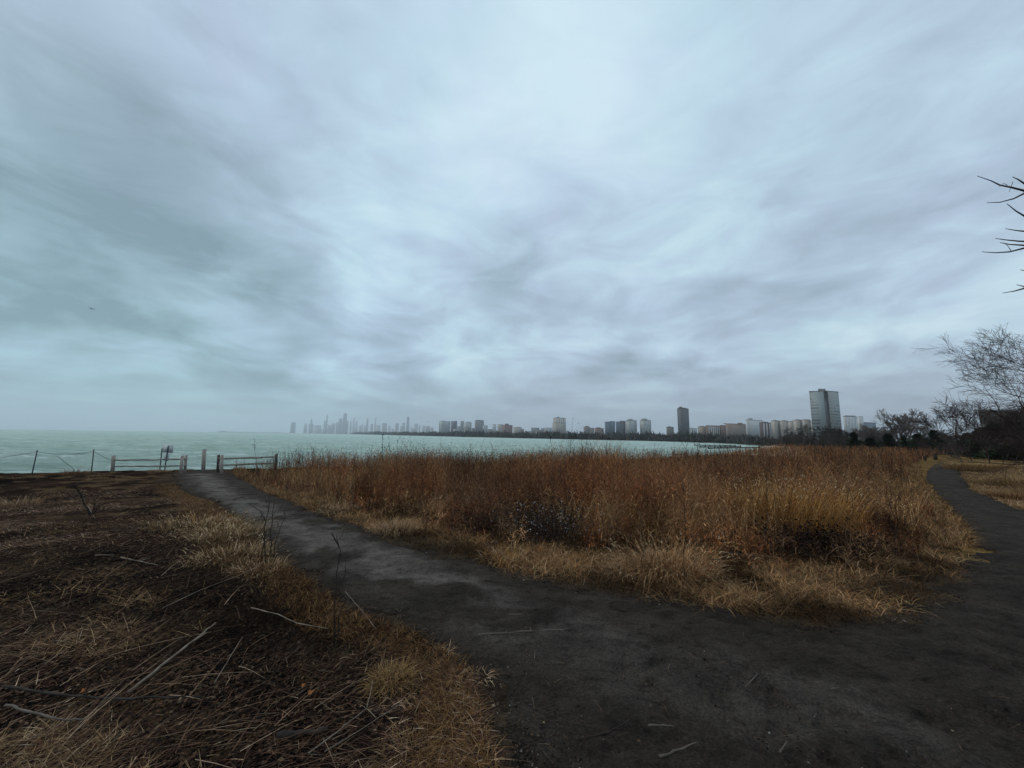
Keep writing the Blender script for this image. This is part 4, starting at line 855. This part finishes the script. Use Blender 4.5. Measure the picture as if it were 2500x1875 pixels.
# undergrowth mass behind the field and bay-side woods
def brush(mb, n, us, ys, hs, wid, C, per=60, w=.3):
    for i in range(n):
        u = R.uniform(*us); Y = ys(u); g = depth_ground(u, Y); h = hs(u)*(.55+.6*R.rand()); m = per; a = R.rand(m)*6.283; P = g+np.stack([R.randn(m)*wid(Y)*.5, R.randn(m)*wid(Y)*.3, np.abs(R.randn(m))*h*.25], 1)
        blades(mb, P, a, h*(.35+.45*R.rand(m)), w*Y/500, R.uniform(.1, .75, m), .2, .1, pick(C, m), 2, .3)
mb = MB(); BR = [(.055, .045, .042), (.075, .06, .055), (.04, .035, .034)]
brush(mb, 200, (1690, 2080), lambda u: 135+R.rand()*30, lambda u: 2.6+R.rand()*1.2, lambda Y: 3, BR, 60, .5)
brush(mb, 90, (2060, 2300), lambda u: 60+R.rand()*20, lambda u: 2.4+R.rand()*1.2, lambda Y: 2.5, BR, 70, .5)
o = mb.build('undergrowth', MAT['dry']); tag(o, 'grey brown brush under the far tree line', 'undergrowth', kind='stuff')
mb = MB(); BW = [(.085, .072, .070), (.11, .095, .09), (.06, .052, .052), (.07, .075, .06)]
def shoreY(u): return float(np.exp(np.interp(azi(u), fa, fr)))*math.cos(azi(u))
def hb(u): Y = shoreY(u); return np.interp(u, [780, 860, 940, 1130, 1300, 1500, 1690], [6, 7, 9.5, 15, 17, 19.5, 20])*.86*Y/F
brush(mb, 900, (770, 1720), lambda u: shoreY(u)*(1.02+.12*R.rand()), lambda u: hb(u)*(.75+.35*float(vn(u*.05, 2))+.3*float(vn(u*.21, 7))), lambda Y: Y*.011, BW, 70, 1.15)
o = mb.build('shoreline_woods', MAT['dry']); tag(o, 'band of leafless woods along the opposite shore', 'woods', kind='stuff')

# breakwaters off the sandy beach
for (u0, v0, u1, v1, l) in ((1500, 961.5, 1588, 962.5, 'farthest thin line of pilings off the sandy beach'), (1512, 965.2, 1600, 964.6, 'middle line of pilings off the sandy beach'), (1530, 968, 1640, 966.5, 'nearest line of pilings off the sandy beach')):
    A = None; P = []
    for k in range(9):
        u = u0+(u1-u0)*k/8; v = v0+(v1-v0)*k/8; d = ray(u, v); t = (WATER+.4-EYE)/d[2]; P.append(np.array([0, 0, EYE])+d*t)
    mb = MB(); tube(mb, P, .28, 5)
    for q in P: tube(mb, [q+(0, 0, -1.5), q+(0, 0, .45)], .3, 5)
    o = mb.build('breakwater', MAT['darkstick'], origin=tuple(P[0])); tag(o, l, 'breakwater')
# long low pier on the horizon
P = [at(u, hor(u)-.0, 9000) for u in np.linspace(470, 632, 20)]
mb = MB(); 
for i in range(19):
    a, b_ = P[i], P[i+1]; hgt = (9 if 1 <= i <= 1 else 4+4*vn(i*1.3, 4)) + (12 if i == 1 else 0)
    box(mb, (a[0], 8960, -6), (b_[0]-.5, 9040, 1.6+hgt*1.2))
o = mb.build('harbour_breakwater', FC['dark'], origin=(P[0][0], 9000, WATER)); tag(o, 'long low breakwater line on the horizon left of the skyline', 'breakwater')

# ------------------------------------------------------------------ buildings across the water
Z2 = lambda X, Y: ((680+X*.1718)*.8848, (980+Y*.1718)*.8848)
Z3 = lambda X, Y: ((1040+X*.1808)*.8848, (980+Y*.1808)*.8848)
Z4 = lambda X, Y: ((1400+X*.1808)*.8848, (960+Y*.1808)*.8848)
Z5 = lambda X, Y: ((1680+X*.1989)*.8848, (920+Y*.1989)*.8848)
BASE = -3.2
def frame(u0, u1, D):
    A = at(u0, hor(u0), D); B = at(u1, hor(u1), D); return A[0], B[0]
def building(zf, x0, x1, yt, D, mt, label, s=.3, pent=(), taper=0., shape='box', cat='building', name='apartment_tower', piers=0):
    u0, vt = zf(x0, yt); u1, _ = zf(x1, yt); um = (u0+u1)/2; L, Rr = frame(u0, u1, D); W = Rr-L; z1 = at(um, vt, D)[2]
    th = math.atan2((L+Rr)/2, D); phi = rad(28)
    if s <= 0: w, dp, ph = W, W*.7, 0
    else: w, dp, ph = W*(1-s)/math.cos(phi), W*s/math.sin(phi), phi
    org = ((L+Rr)/2, D, BASE); e = empty(name, org); tag(e, label, cat)
    # footprint in the building's own frame: e1 to the right, e2 away from the viewer (view direction at this azimuth is sheared in)
    c, sn = math.cos(ph), math.sin(ph)
    def foot(a0, a1, shrink=0.):
        """corners for the width share a0..a1"""
        ww = w*(a1-a0)*(1-shrink); d2 = dp*(a1-a0)*(1-shrink); lx = L+W*a0+W*(a1-a0)*shrink/2; k = math.tan(th)
        p0 = np.array([lx+d2*sn, 0.]); p1 = p0+np.array([ww*c, ww*sn]); p3 = p0+np.array([-d2*sn, d2*c]); p2 = p1+p3-p0
        Q = np.array([p0, p1, p2, p3]); Q[:, 0] += Q[:, 1]*k; Q[:, 1] += D; return Q
    mb = MB()
    if shape == 'round':
        n = 14; cx, r0 = (L+Rr)/2, W/2; F1 = np.array([[cx+r0*math.cos(2*math.pi*i/n), D+r0*math.sin(2*math.pi*i/n)] for i in range(n)])
        prism(mb, F1, BASE, z1*.93, F1); cen = F1.mean(0); prism(mb, cen+(F1-cen)*.8, z1*.93, z1, cen+(F1-cen)*.55)
    else:
        F1 = foot(0, 1); cen = F1.mean(0); prism(mb, F1, BASE, z1, cen+(F1-cen)*(1-taper) if taper else None)
        if shape == 'spire':
            F2 = cen+(F1-cen)*.35*(1-taper); prism(mb, F2, z1, z1+(z1-BASE)*.14, cen+(F2-cen)*.5); tip = cen+(F2-cen)*.18; prism(mb, tip, z1+(z1-BASE)*.14, z1+(z1-BASE)*.30)
        if shape == 'gable':
            F2 = cen+(F1-cen)*.75; prism(mb, F2, z1, z1+(z1-BASE)*.10, cen+(F2-cen)*.15)
        if shape == 'step':
            F2 = cen+(F1-cen)*.6; prism(mb, F2, z1, z1+(z1-BASE)*.12)
    mb.build('walls', FC[mt], e, origin=org)
    cen = F1.mean(0)
    if D < 4000 and shape == 'box':
        pm = MB(); F2 = cen+(F1-cen)*1.012; prism(pm, F2, z1-.2, z1+.9); pm.build('roof_parapet', MAT['roofing'], e, origin=org)
    for (px0, px1, pyt) in pent:
        a0 = (px0-x0)/(x1-x0); a1 = (px1-x0)/(x1-x0); zt = at(zf((px0+px1)/2, pyt)[0], zf(0, pyt)[1], D)[2]
        F2 = foot(a0, a1); F2 = F2-F2.mean(0)+np.array([F2.mean(0)[0], cen[1]]); F2[:, 0] += 0
        pm = MB(); prism(pm, F2, z1-.1, zt); pm.build('penthouse', FC[mt] if D > 2000 else MAT['roofing'] if mt in ('dark', 'red', 'grey') else FC[mt], e, origin=org)
    if piers:
        pm = None; p0, p1 = F1[0], F1[1]
        for i in range(piers):
            t = (i+.5)/piers; q = p0+(p1-p0)*t; d_ = (p1-p0)/np.linalg.norm(p1-p0); nn = np.array([d_[1], -d_[0]]); hw = np.linalg.norm(p1-p0)/piers*.17
            pm = MB(); prism(pm, [q-d_*hw-nn*.0+nn*-.2, q-d_*hw+nn*.8, q+d_*hw+nn*.8, q+d_*hw-nn*.2][::1], BASE, z1-1.5); pm.build('pier', MAT['signback'], e, origin=org)
    return e
DT = 'downtown tower'
for a in [
    (168, 232, 295, 9200, 'blue', 'isolated rounded tower at the left end of the hazy skyline', dict(shape='round')),
    (350, 402, 330, 10500, 'grey', 'first pale tower right of the isolated rounded one, with stepped top', dict(shape='step')),
    (420, 490, 320, 10200, 'blue', 'broad lower block under the first spired tower of the skyline', {}),
    (434, 474, 262, 10400, 'blue', 'first spired tower at the left of the hazy skyline', dict(taper=.3, shape='spire')),
    (500, 596, 338, 10700, 'grey', 'wide flat pale block between the two left spires', {}),
    (515, 580, 378, 9900, 'pale', 'low block in front of the wide flat pale one', {}),
    (582, 606, 395, 9800, 'blue', 'narrow low slab left of the thin left needle', {}),
    (610, 652, 370, 9700, 'white', 'whitish low tower at the foot of the thin left needle', {}),
    (626, 664, 275, 10300, 'blue', 'shoulder tower leaning against the thin left needle', dict(taper=.35)),
    (660, 688, 192, 10500, 'blue', 'thin tall needle tower left of the bulkiest tower', dict(taper=.25)),
    (690, 746, 338, 10800, 'grey', 'pale mid height block right of the thin left needle', {}),
    (746, 796, 312, 10400, 'grey', 'square mid height tower between needle and bulkiest tower', {}),
    (805, 842, 300, 10100, 'grey', 'stepped tower at the left foot of the bulkiest tower', {}),
    (838, 894, 242, 10300, 'blue', 'flat topped tower attached left of the bulkiest tower', {}),
    (890, 966, 168, 10000, 'blue', 'bulkiest and tallest dark tower of the hazy skyline', dict(taper=.38)),
    (958, 984, 280, 10200, 'grey', 'narrow tower at the right foot of the bulkiest tower', {}),
    (1000, 1032, 282, 11000, 'pale', 'faint tower just right of the bulkiest cluster', {}),
    (1044, 1072, 240, 11500, 'pale', 'faintest tall tower behind the pointed one', {}),
    (1062, 1122, 348, 9800, 'pale', 'broad low tower below the pointed one', {}),
    (1086, 1112, 285, 10000, 'grey', 'slim pointed tower in mid skyline', dict(shape='gable', taper=.1)),
    (1140, 1170, 342, 9900, 'grey', 'small dark tower right of the pointed one', {}),
    (1172, 1198, 325, 10800, 'pale', 'pale small tower between pointed tower and twin antenna tower', {}),
    (1205, 1276, 345, 10300, 'grey', 'wide shoulder block of the antenna topped tower', dict(taper=.2)),
    (1236, 1268, 250, 10400, 'grey', 'antenna topped tower right of the skyline middle', dict(taper=.2, shape='spire')),
    (1300, 1336, 322, 10000, 'grey', 'small block between antenna tower and thin right needle', {}),
    (1355, 1379, 230, 11000, 'pale', 'thin right needle tower of the hazy skyline', {}),
    (1382, 1442, 336, 10300, 'pale', 'pale flat block right of the thin right needle', {}),
    (1462, 1536, 308, 10000, 'grey', 'square broad tower standing apart in the right skyline', {}),
    (1550, 1590, 346, 10600, 'pale', 'low pale tower right of the square broad one', {}),
    (1600, 1644, 388, 9900, 'pale', 'lowest block between the square broad and twin pale towers', {}),
    (1655, 1703, 308, 9600, 'grey', 'dark slab before the tapered right tower', {}),
    (1725, 1792, 352, 9400, 'grey', 'wide low block at the foot of the tapered right tower', {}),
    (1750, 1786, 306, 9700, 'grey', 'slab close against the left of the tapered right tower', {}),
    (1802, 1858, 245, 9600, 'blue', 'tapered tower with a notched top, tallest at the right of the skyline', dict(taper=.35, shape='step')),
    (1870, 1896, 352, 9300, 'pale', 'pale slip tower right of the tapered one', {}),
    (1874, 1894, 390, 8000, 'white', 'small white slab low in the right skyline', {}),
    (1896, 1940, 388, 8000, 'grey', 'dark low block beside the small white slab', {}),
    (1920, 1974, 316, 9300, 'pale', 'pale square tower right of the tapered one', {}),
    (1986, 2012, 338, 9300, 'pale', 'faint slim tower in the far right skyline', {}),
    (2035, 2080, 344, 8800, 'pale', 'faint broad tower in the far right skyline', {}),
    (2086, 2146, 352, 7600, 'grey', 'brownish block ending the hazy skyline', {}),
    (2150, 2200, 374, 7600, 'pale', 'last low pale block of the hazy skyline', dict(shape='gable'))]:
    building(Z2, a[0], a[1], a[2], a[3], a[4], a[5], name='distant_tower', cat=DT, **a[6])
for a in [
    (50, 88, 362, 5600, 'pale', 'pale narrow block just left of the ribbed twin slab', {}),
    (84, 124, 396, 5000, 'grey', 'low grey block just left of the ribbed twin slab', {}),
    (170, 325, 268, 2700, 'stripe', 'broad ribbed pale slab, first clear building right of the hazy skyline', dict(pent=[(195, 240, 258)])),
    (332, 416, 268, 2800, 'dark', 'dark slab right beside the broad ribbed pale one', dict(pent=[(375, 402, 262)])),
    (360, 440, 374, 2300, 'pale', 'low pale stepped building below the dark slab', {}),
    (418, 500, 336, 2600, 'grey', 'mid height grey block right of the dark slab', {}),
    (460, 505, 266, 3000, 'grey', 'slim grey tower behind the mid height block', {}),
    (510, 612, 286, 2900, 'pale', 'pale block with a hipped top left of the broad grey slab', dict(pent=[(545, 600, 274)])),
    (505, 610, 348, 2400, 'creamd', 'dull brown block in front of the hipped pale one', {}),
    (615, 655, 362, 2500, 'dark', 'narrow dark block touching the broad grey slab', {}),
    (655, 778, 258, 2300, 'grey', 'broad plain grey slab, tallest of the left shore group', dict(s=.12, pent=[(668, 768, 250)])),
    (762, 830, 326, 2200, 'pale', 'lower pale wing right of the broad grey slab', {}),
    (830, 892, 376, 2100, 'creamd', 'low brown block right of the pale wing', {}),
    (890, 948, 314, 2400, 'white', 'slim whitish tower left of the cream ribbed one', dict(pent=[(905, 935, 308)])),
    (896, 960, 396, 2000, 'creamd', 'low dark roofed block below the slim whitish tower', {}),
    (962, 1046, 312, 2200, 'warmstripe', 'cream ribbed tower left of the big brown hotel', {}),
    (1018, 1168, 322, 1950, 'brick', 'big brown hotel like block with a domed roof house', dict(pent=[(1060, 1116, 298), (1120, 1164, 318)])),
    (1176, 1294, 352, 1850, 'cream', 'cream stepped apartment block right of the big brown one', dict(pent=[(1200, 1212, 344), (1225, 1282, 345)])),
    (1290, 1322, 375, 1850, 'creamd', 'narrow brown end block of the cream stepped one', {}),
    (1330, 1420, 402, 2000, 'pale', 'low pale block in the gap before the flat topped one', {}),
    (1420, 1530, 358, 1900, 'grey', 'flat topped grey block mid way along the shore', dict(s=.1)),
    (1482, 1562, 386, 1700, 'creamd', 'lower brown block in front of the flat topped grey one', {}),
    (1552, 1612, 366, 1800, 'grey', 'grey block with dark left side near the single tall cream tower', {}),
    (1598, 1704, 358, 1750, 'pale', 'pale green grey block against the single tall cream tower', {}),
    (1706, 1892, 290, 1500, 'cream', 'wide shouldered base wings of the single tall cream tower', {}),
    (1718, 1888, 222, 1520, 'cream', 'single tall cream tower with a small dome, midway along the shore', dict(pent=[(1775, 1812, 205)], piers=4)),
    (2128, 2212, 345, 1500, 'creamd', 'brown peaked block right of the single tall cream tower', dict(pent=[(2155, 2200, 330)]))]:
    building(Z3, a[0], a[1], a[2], a[3], a[4], a[5], **a[6])
for a in [
    (220, 282, 470, 1480, 'creamd', 'low brown wing joined to the peaked block', {}),
    (286, 412, 474, 1400, 'brick', 'brown block with a small roof house left of the blue grey slabs', dict(pent=[(318, 376, 460)])),
    (426, 512, 386, 1300, 'blue', 'first of the joined blue grey slabs', dict(s=.2)),
    (498, 566, 380, 1330, 'blue', 'second darker blue slab with flat roof house', dict(s=.05)),
    (574, 632, 386, 1300, 'blue', 'third narrow blue grey slab', {}),
    (630, 708, 376, 1280, 'dark', 'dark end slab of the blue grey group', dict(s=.1)),
    (708, 862, 368, 1250, 'pale', 'square pale tower with roof house, joined to the blue grey slabs', dict(s=.35, pent=[(748, 822, 346)])),
    (900, 1056, 366, 1250, 'pale', 'free standing square pale tower with roof house', dict(s=.4, pent=[(936, 1018, 340)])),
    (1260, 1360, 458, 1150, 'creamd', 'small square brown block alone between the pale tower and the tallest dark one', dict(s=.1, pent=[(1292, 1332, 446)])),
    (1415, 1575, 206, 1100, 'dark', 'tallest dark tower alone on the shore with stepped roof houses', dict(s=.35, pent=[(1430, 1552, 192), (1465, 1515, 177)])),
    (1574, 1676, 476, 1300, 'pale', 'low whitish block at the foot of the tallest dark tower', dict(s=.1, pent=[(1590, 1650, 468)]))]:
    building(Z4, a[0], a[1], a[2], a[3], a[4], a[5], **a[6])
for a in [
    (124, 224, 612, 1000, 'tan', 'tan narrow block, first of the brown brick row', dict(s=.6, pent=[(150, 215, 602)])),
    (222, 402, 600, 980, 'brick', 'long brown brick block with whitish piers', dict(s=.15, piers=6)),
    (400, 476, 596, 990, 'brick', 'plain brown brick block joining the palazzo like one', dict(s=.2)),
    (470, 724, 578, 950, 'tan', 'wide tan and rust palazzo like block with corner roof houses', dict(s=.1, pent=[(480, 530, 568), (655, 722, 562)])),
    (722, 932, 532, 1050, 'white', 'white terraced block with a finned roof', dict(s=.1, pent=[(785, 842, 500), (760, 870, 522)])),
    (886, 1032, 562, 900, 'red', 'dark red brick block with two white stripes', dict(s=.25, pent=[(945, 1016, 549)], piers=3)),
    (1032, 1130, 540, 880, 'cream', 'first cream wing of the folded apartment complex', dict(s=.5, pent=[(1086, 1128, 527)])),
    (1128, 1246, 542, 870, 'cream', 'second cream wing of the folded apartment complex', dict(s=.42, pent=[(1196, 1244, 531)])),
    (1242, 1306, 546, 880, 'cream', 'short third wing of the folded apartment complex', dict(s=.8)),
    (1305, 1404, 530, 850, 'cream', 'fourth cream wing of the folded apartment complex with flat roof house', dict(s=.5, pent=[(1362, 1402, 519)])),
    (1402, 1524, 528, 840, 'cream', 'fifth cream wing of the folded apartment complex', dict(s=.42, pent=[(1484, 1522, 520)])),
    (1522, 1600, 545, 850, 'cream', 'last cream wing, half hidden by the mottled tower', dict(s=.7)),
    (1928, 2104, 488, 900, 'white', 'white balconied block right of the mottled tower', dict(s=.15, pent=[(1952, 2100, 470)], piers=4)),
    (2100, 2180, 492, 930, 'white', 'narrower white block at the right of the balconied one', dict(s=.5)),
    (2116, 2330, 560, 980, 'blue', 'low blue grey slab behind the domed bare trees', dict(s=.1))]:
    building(Z5, a[0], a[1], a[2], a[3], a[4], a[5], **a[6])
# the big mottled tower: folded front with a dark centre recess
D = 800.0
X0, X1 = frame(Z5(1536, 0)[0], Z5(1906, 0)[0], D); zt = at(Z5(1712, 0)[0], Z5(0, 178)[1], D)[2]; W = X1-X0; xm = X0+W*.56
org = ((X0+X1)/2, D, BASE); e = empty('apartment_tower', org); tag(e, 'huge mottled green grey tower, biggest building on the right', 'building')
k = math.tan(math.atan2((X0+X1)/2, D))
def sh(P): P = np.array(P, float); P[:, 0] += (P[:, 1]-D)*k; return P
mb = MB(); prism(mb, sh([(X0, D+14), (xm-W*.07, D), (xm-W*.07, D+30), (X0+3, D+34)]), BASE, zt); mb.build('left_wing', FC['glass'], e, origin=org)
mb = MB(); prism(mb, sh([(xm+W*.07, D), (X1, D+16), (X1-3, D+36), (xm+W*.07, D+30)]), BASE, zt); mb.build('right_wing', FC['glass'], e, origin=org)
mb = MB(); prism(mb, sh([(xm-W*.069, D+5), (xm+W*.069, D+5), (xm+W*.069, D+29), (xm-W*.069, D+29)]), BASE, zt-.4); mb.build('recess', FC['dark'], e, origin=org)
zp = at(Z5(1696, 0)[0], Z5(0, 143)[1], D)[2]; pa, pb = frame(Z5(1652, 0)[0], Z5(1746, 0)[0], D)
mb = MB(); prism(mb, sh([(pa, D+4), (pb, D+4), (pb, D+26), (pa, D+26)]), zt-.3, zp); mb.build('penthouse', FC['grey'], e, origin=org)
mb = MB(); prism(mb, sh([(X0-.5, D+13.6), (xm, D-.6), (X1+.5, D+15.6), (X1, D+37), (X0, D+37)]), zt, zt+1.6); mb.build('roof_parapet', MAT['roofing'], e, origin=org)
# dark apartment house behind the right hand trees
building(zz6, 1560, 2100, 485, 170, 'olive', 'dark flat roofed building behind the evergreens at the right edge', s=.12, name='apartment_house')
building(zz6, 1160, 1236, 764, 500, 'grey', 'tiny flat roofed building in the gap left of the utility pole', s=.1, name='low_building')

# ------------------------------------------------------------------ haze
mb = MB(); box(mb, (-16000, -16000, -5.6), (16000, 16000, 620)); 
hm = bpy.data.materials.new('haze'); hm.use_nodes = True; nt = hm.node_tree; nt.nodes.remove(nt.nodes['Principled BSDF'])
pv = nt.nodes.new('ShaderNodeVolumePrincipled'); pv.inputs['Color'].default_value = (.84, .90, .96, 1); pv.inputs['Density'].default_value = .95e-4; pv.inputs['Anisotropy'].default_value = .1
nt.links.new(pv.outputs[0], nt.nodes['Material Output'].inputs['Volume'])
o = mb.build('haze', hm); tag(o, 'thin grey haze over the lake', 'haze', kind='stuff')

# ------------------------------------------------------------------ sky and light
SUN_EL, SUN_AZ = rad(52), rad(-75)      # azimuth measured from +Y, clockwise
wd = bpy.data.worlds.new('World'); S.world = wd; wd.use_nodes = True; nt = wd.node_tree; nt.nodes.clear()
tc = nt.nodes.new('ShaderNodeTexCoord').outputs['Generated']
def vmath(op, a, b=None):
    n = nt.nodes.new('ShaderNodeVectorMath'); n.operation = op
    for i, q in enumerate((a, b)):
        if q is None: continue
        if isinstance(q, bpy.types.NodeSocket): nt.links.new(q, n.inputs[i])
        else: n.inputs[i].default_value = q
    return n
def mth(op, a, b=0., c=None, clamp=False):
    n = nt.nodes.new('ShaderNodeMath'); n.operation = op; n.use_clamp = clamp
    for i, q in enumerate((a, b, c)):
        if q is None: continue
        if isinstance(q, bpy.types.NodeSocket): nt.links.new(q, n.inputs[i])
        else: n.inputs[i].default_value = q
    return n.outputs[0]
dn = vmath('NORMALIZE', tc).outputs[0]; sep = nt.nodes.new('ShaderNodeSeparateXYZ'); nt.links.new(dn, sep.inputs[0])
zc = mth('MAXIMUM', sep.outputs[2], 0.0); zz_ = mth('ADD', zc, .10)
cmb = nt.nodes.new('ShaderNodeCombineXYZ'); nt.links.new(mth('DIVIDE', sep.outputs[0], zz_), cmb.inputs[0]); nt.links.new(mth('DIVIDE', sep.outputs[1], zz_), cmb.inputs[1])
pl = cmb.outputs[0]
n1 = noise(nt, mapping(nt, pl, (1, .62, 1), (0, 0, rad(-25))), .62, 4, .50, .7)
n2 = noise(nt, mapping(nt, pl, (1, .9, 1), (0, 0, rad(-12))), 1.35, 6, .52, .5)
def skyblob(u, v, w, amp):
    d = ray(u, v); d = d/np.linalg.norm(d); dt = vmath('DOT_PRODUCT', dn, tuple(d)).outputs['Value']
    return rng(nt, dt, math.cos(w), 1., 0., amp), dt
tot = mth('ADD', mth('MULTIPLY', mth('SUBTRACT', n1, .5), 1.35), mth('MULTIPLY', mth('SUBTRACT', n2, .5), rng(nt, sep.outputs[2], .05, .70, .95, .40))); tot = mth('ADD', tot, .61)
n3 = noise(nt, mapping(nt, dn, (1, 1, 2.6), (0, rad(12), 0)), 4.4, 9, .60, .5); tot = mth('ADD', tot, mth('MULTIPLY', mth('SUBTRACT', n3, .5), rng(nt, sep.outputs[2], .12, .75, 1.65, .40)))
for (u, v, w, amp) in ((1250, 430, .40, .20), (1350, 120, .45, .20), (960, 60, .40, .20), (1700, 100, .5, .12), (850, 640, .12, .26), (520, 740, .10, .20), (740, 590, .06, .12), (950, 760, .08, .14), (250, 850, .16, .18), (1000, 830, .10, .08), (60, 820, .12, .10),
                       (230, 540, .38, -.22), (60, 660, .25, -.15), (130, 330, .22, -.10), (870, 725, .13, -.34), (560, 640, .20, -.22), (1060, 560, .14, -.14), (1120, 620, .13, -.10), (600, 790, .11, -.10), (1300, 730, .2, -.16), (1150, 640, .16, -.12), (60, 120, .3, -.05), (560, 300, .20, -.04), (1800, 760, .35, -.06)):
    b_, _ = skyblob(u, v, w, amp); tot = mth('ADD', tot, b_)
cr = nt.nodes.new('ShaderNodeValToRGB'); nt.links.new(tot, cr.inputs[0]); el = cr.color_ramp.elements
el[0].position = .0; el[0].color = (.235, .33, .395, 1); el[1].position = 1.0; el[1].color = (.68, .87, .96, 1)
q = el.new(.32); q.color = (.37, .485, .59, 1); q = el.new(.54); q.color = (.47, .60, .74, 1); q = el.new(.75); q.color = (.56, .74, .87, 1)
# greener light over the lake on the left
lf = mth('MULTIPLY', rng(nt, sep.outputs[0], .05, -.75), rng(nt, sep.outputs[2], .65, .0))
c_ = mixc(nt, mth('MULTIPLY', lf, .75), cr.outputs[0], (.80, 1.07, 1.0), 'MULTIPLY')
lq = noise(nt, dn, 3.7, 3); c_ = mixc(nt, rng(nt, lq, .52, .66, 0, .22), c_, (.93, 1.05, .99), 'MULTIPLY')
lp = noise(nt, dn, 3.0, 4); c_ = mixc(nt, rng(nt, lp, .48, .62, 0, .22), c_, (1.12, .98, 1.12), 'MULTIPLY')
hz = rng(nt, sep.outputs[2], .0, .16, .85, 0.)     # murk low over the horizon
hc = mixc(nt, rng(nt, sep.outputs[0], -.65, .1), (.265, .43, .48), (.335, .38, .46))
c_ = mixc(nt, hz, c_, hc)
bg = nt.nodes.new('ShaderNodeBackground'); nt.links.new(c_, bg.inputs['Color']); bg.inputs['Strength'].default_value = 1.0
sk = nt.nodes.new('ShaderNodeTexSky'); sk.sky_type = 'NISHITA'; sk.sun_disc = False; sk.sun_elevation = SUN_EL; sk.sun_rotation = SUN_AZ
bg2 = nt.nodes.new('ShaderNodeBackground'); nt.links.new(sk.outputs[0], bg2.inputs['Color']); bg2.inputs['Strength'].default_value = .08
mx = nt.nodes.new('ShaderNodeMixShader'); mx.inputs[0].default_value = .06; nt.links.new(bg.outputs[0], mx.inputs[1]); nt.links.new(bg2.outputs[0], mx.inputs[2])
wo = nt.nodes.new('ShaderNodeOutputWorld'); nt.links.new(mx.outputs[0], wo.inputs['Surface'])
sl = bpy.data.lights.new('sun', 'SUN'); sl.energy = 1.1; sl.angle = rad(35); sl.color = (1, .90, .78); so = bpy.data.objects.new('sun', sl); COL.objects.link(so)
sd_ = Vector((math.sin(SUN_AZ)*math.cos(SUN_EL), math.cos(SUN_AZ)*math.cos(SUN_EL), math.sin(SUN_EL))); so.rotation_euler = sd_.to_track_quat('Z', 'Y').to_euler()

vs = S.view_settings; vs.view_transform = 'Standard'; vs.look = 'None'; vs.exposure = 0; vs.gamma = 1; vs.use_curve_mapping = False
cy = S.cycles; cy.max_bounces = 5; cy.diffuse_bounces = 3; cy.glossy_bounces = 2; cy.volume_bounces = 2; cy.use_denoising = True; cy.sample_clamp_indirect = 3
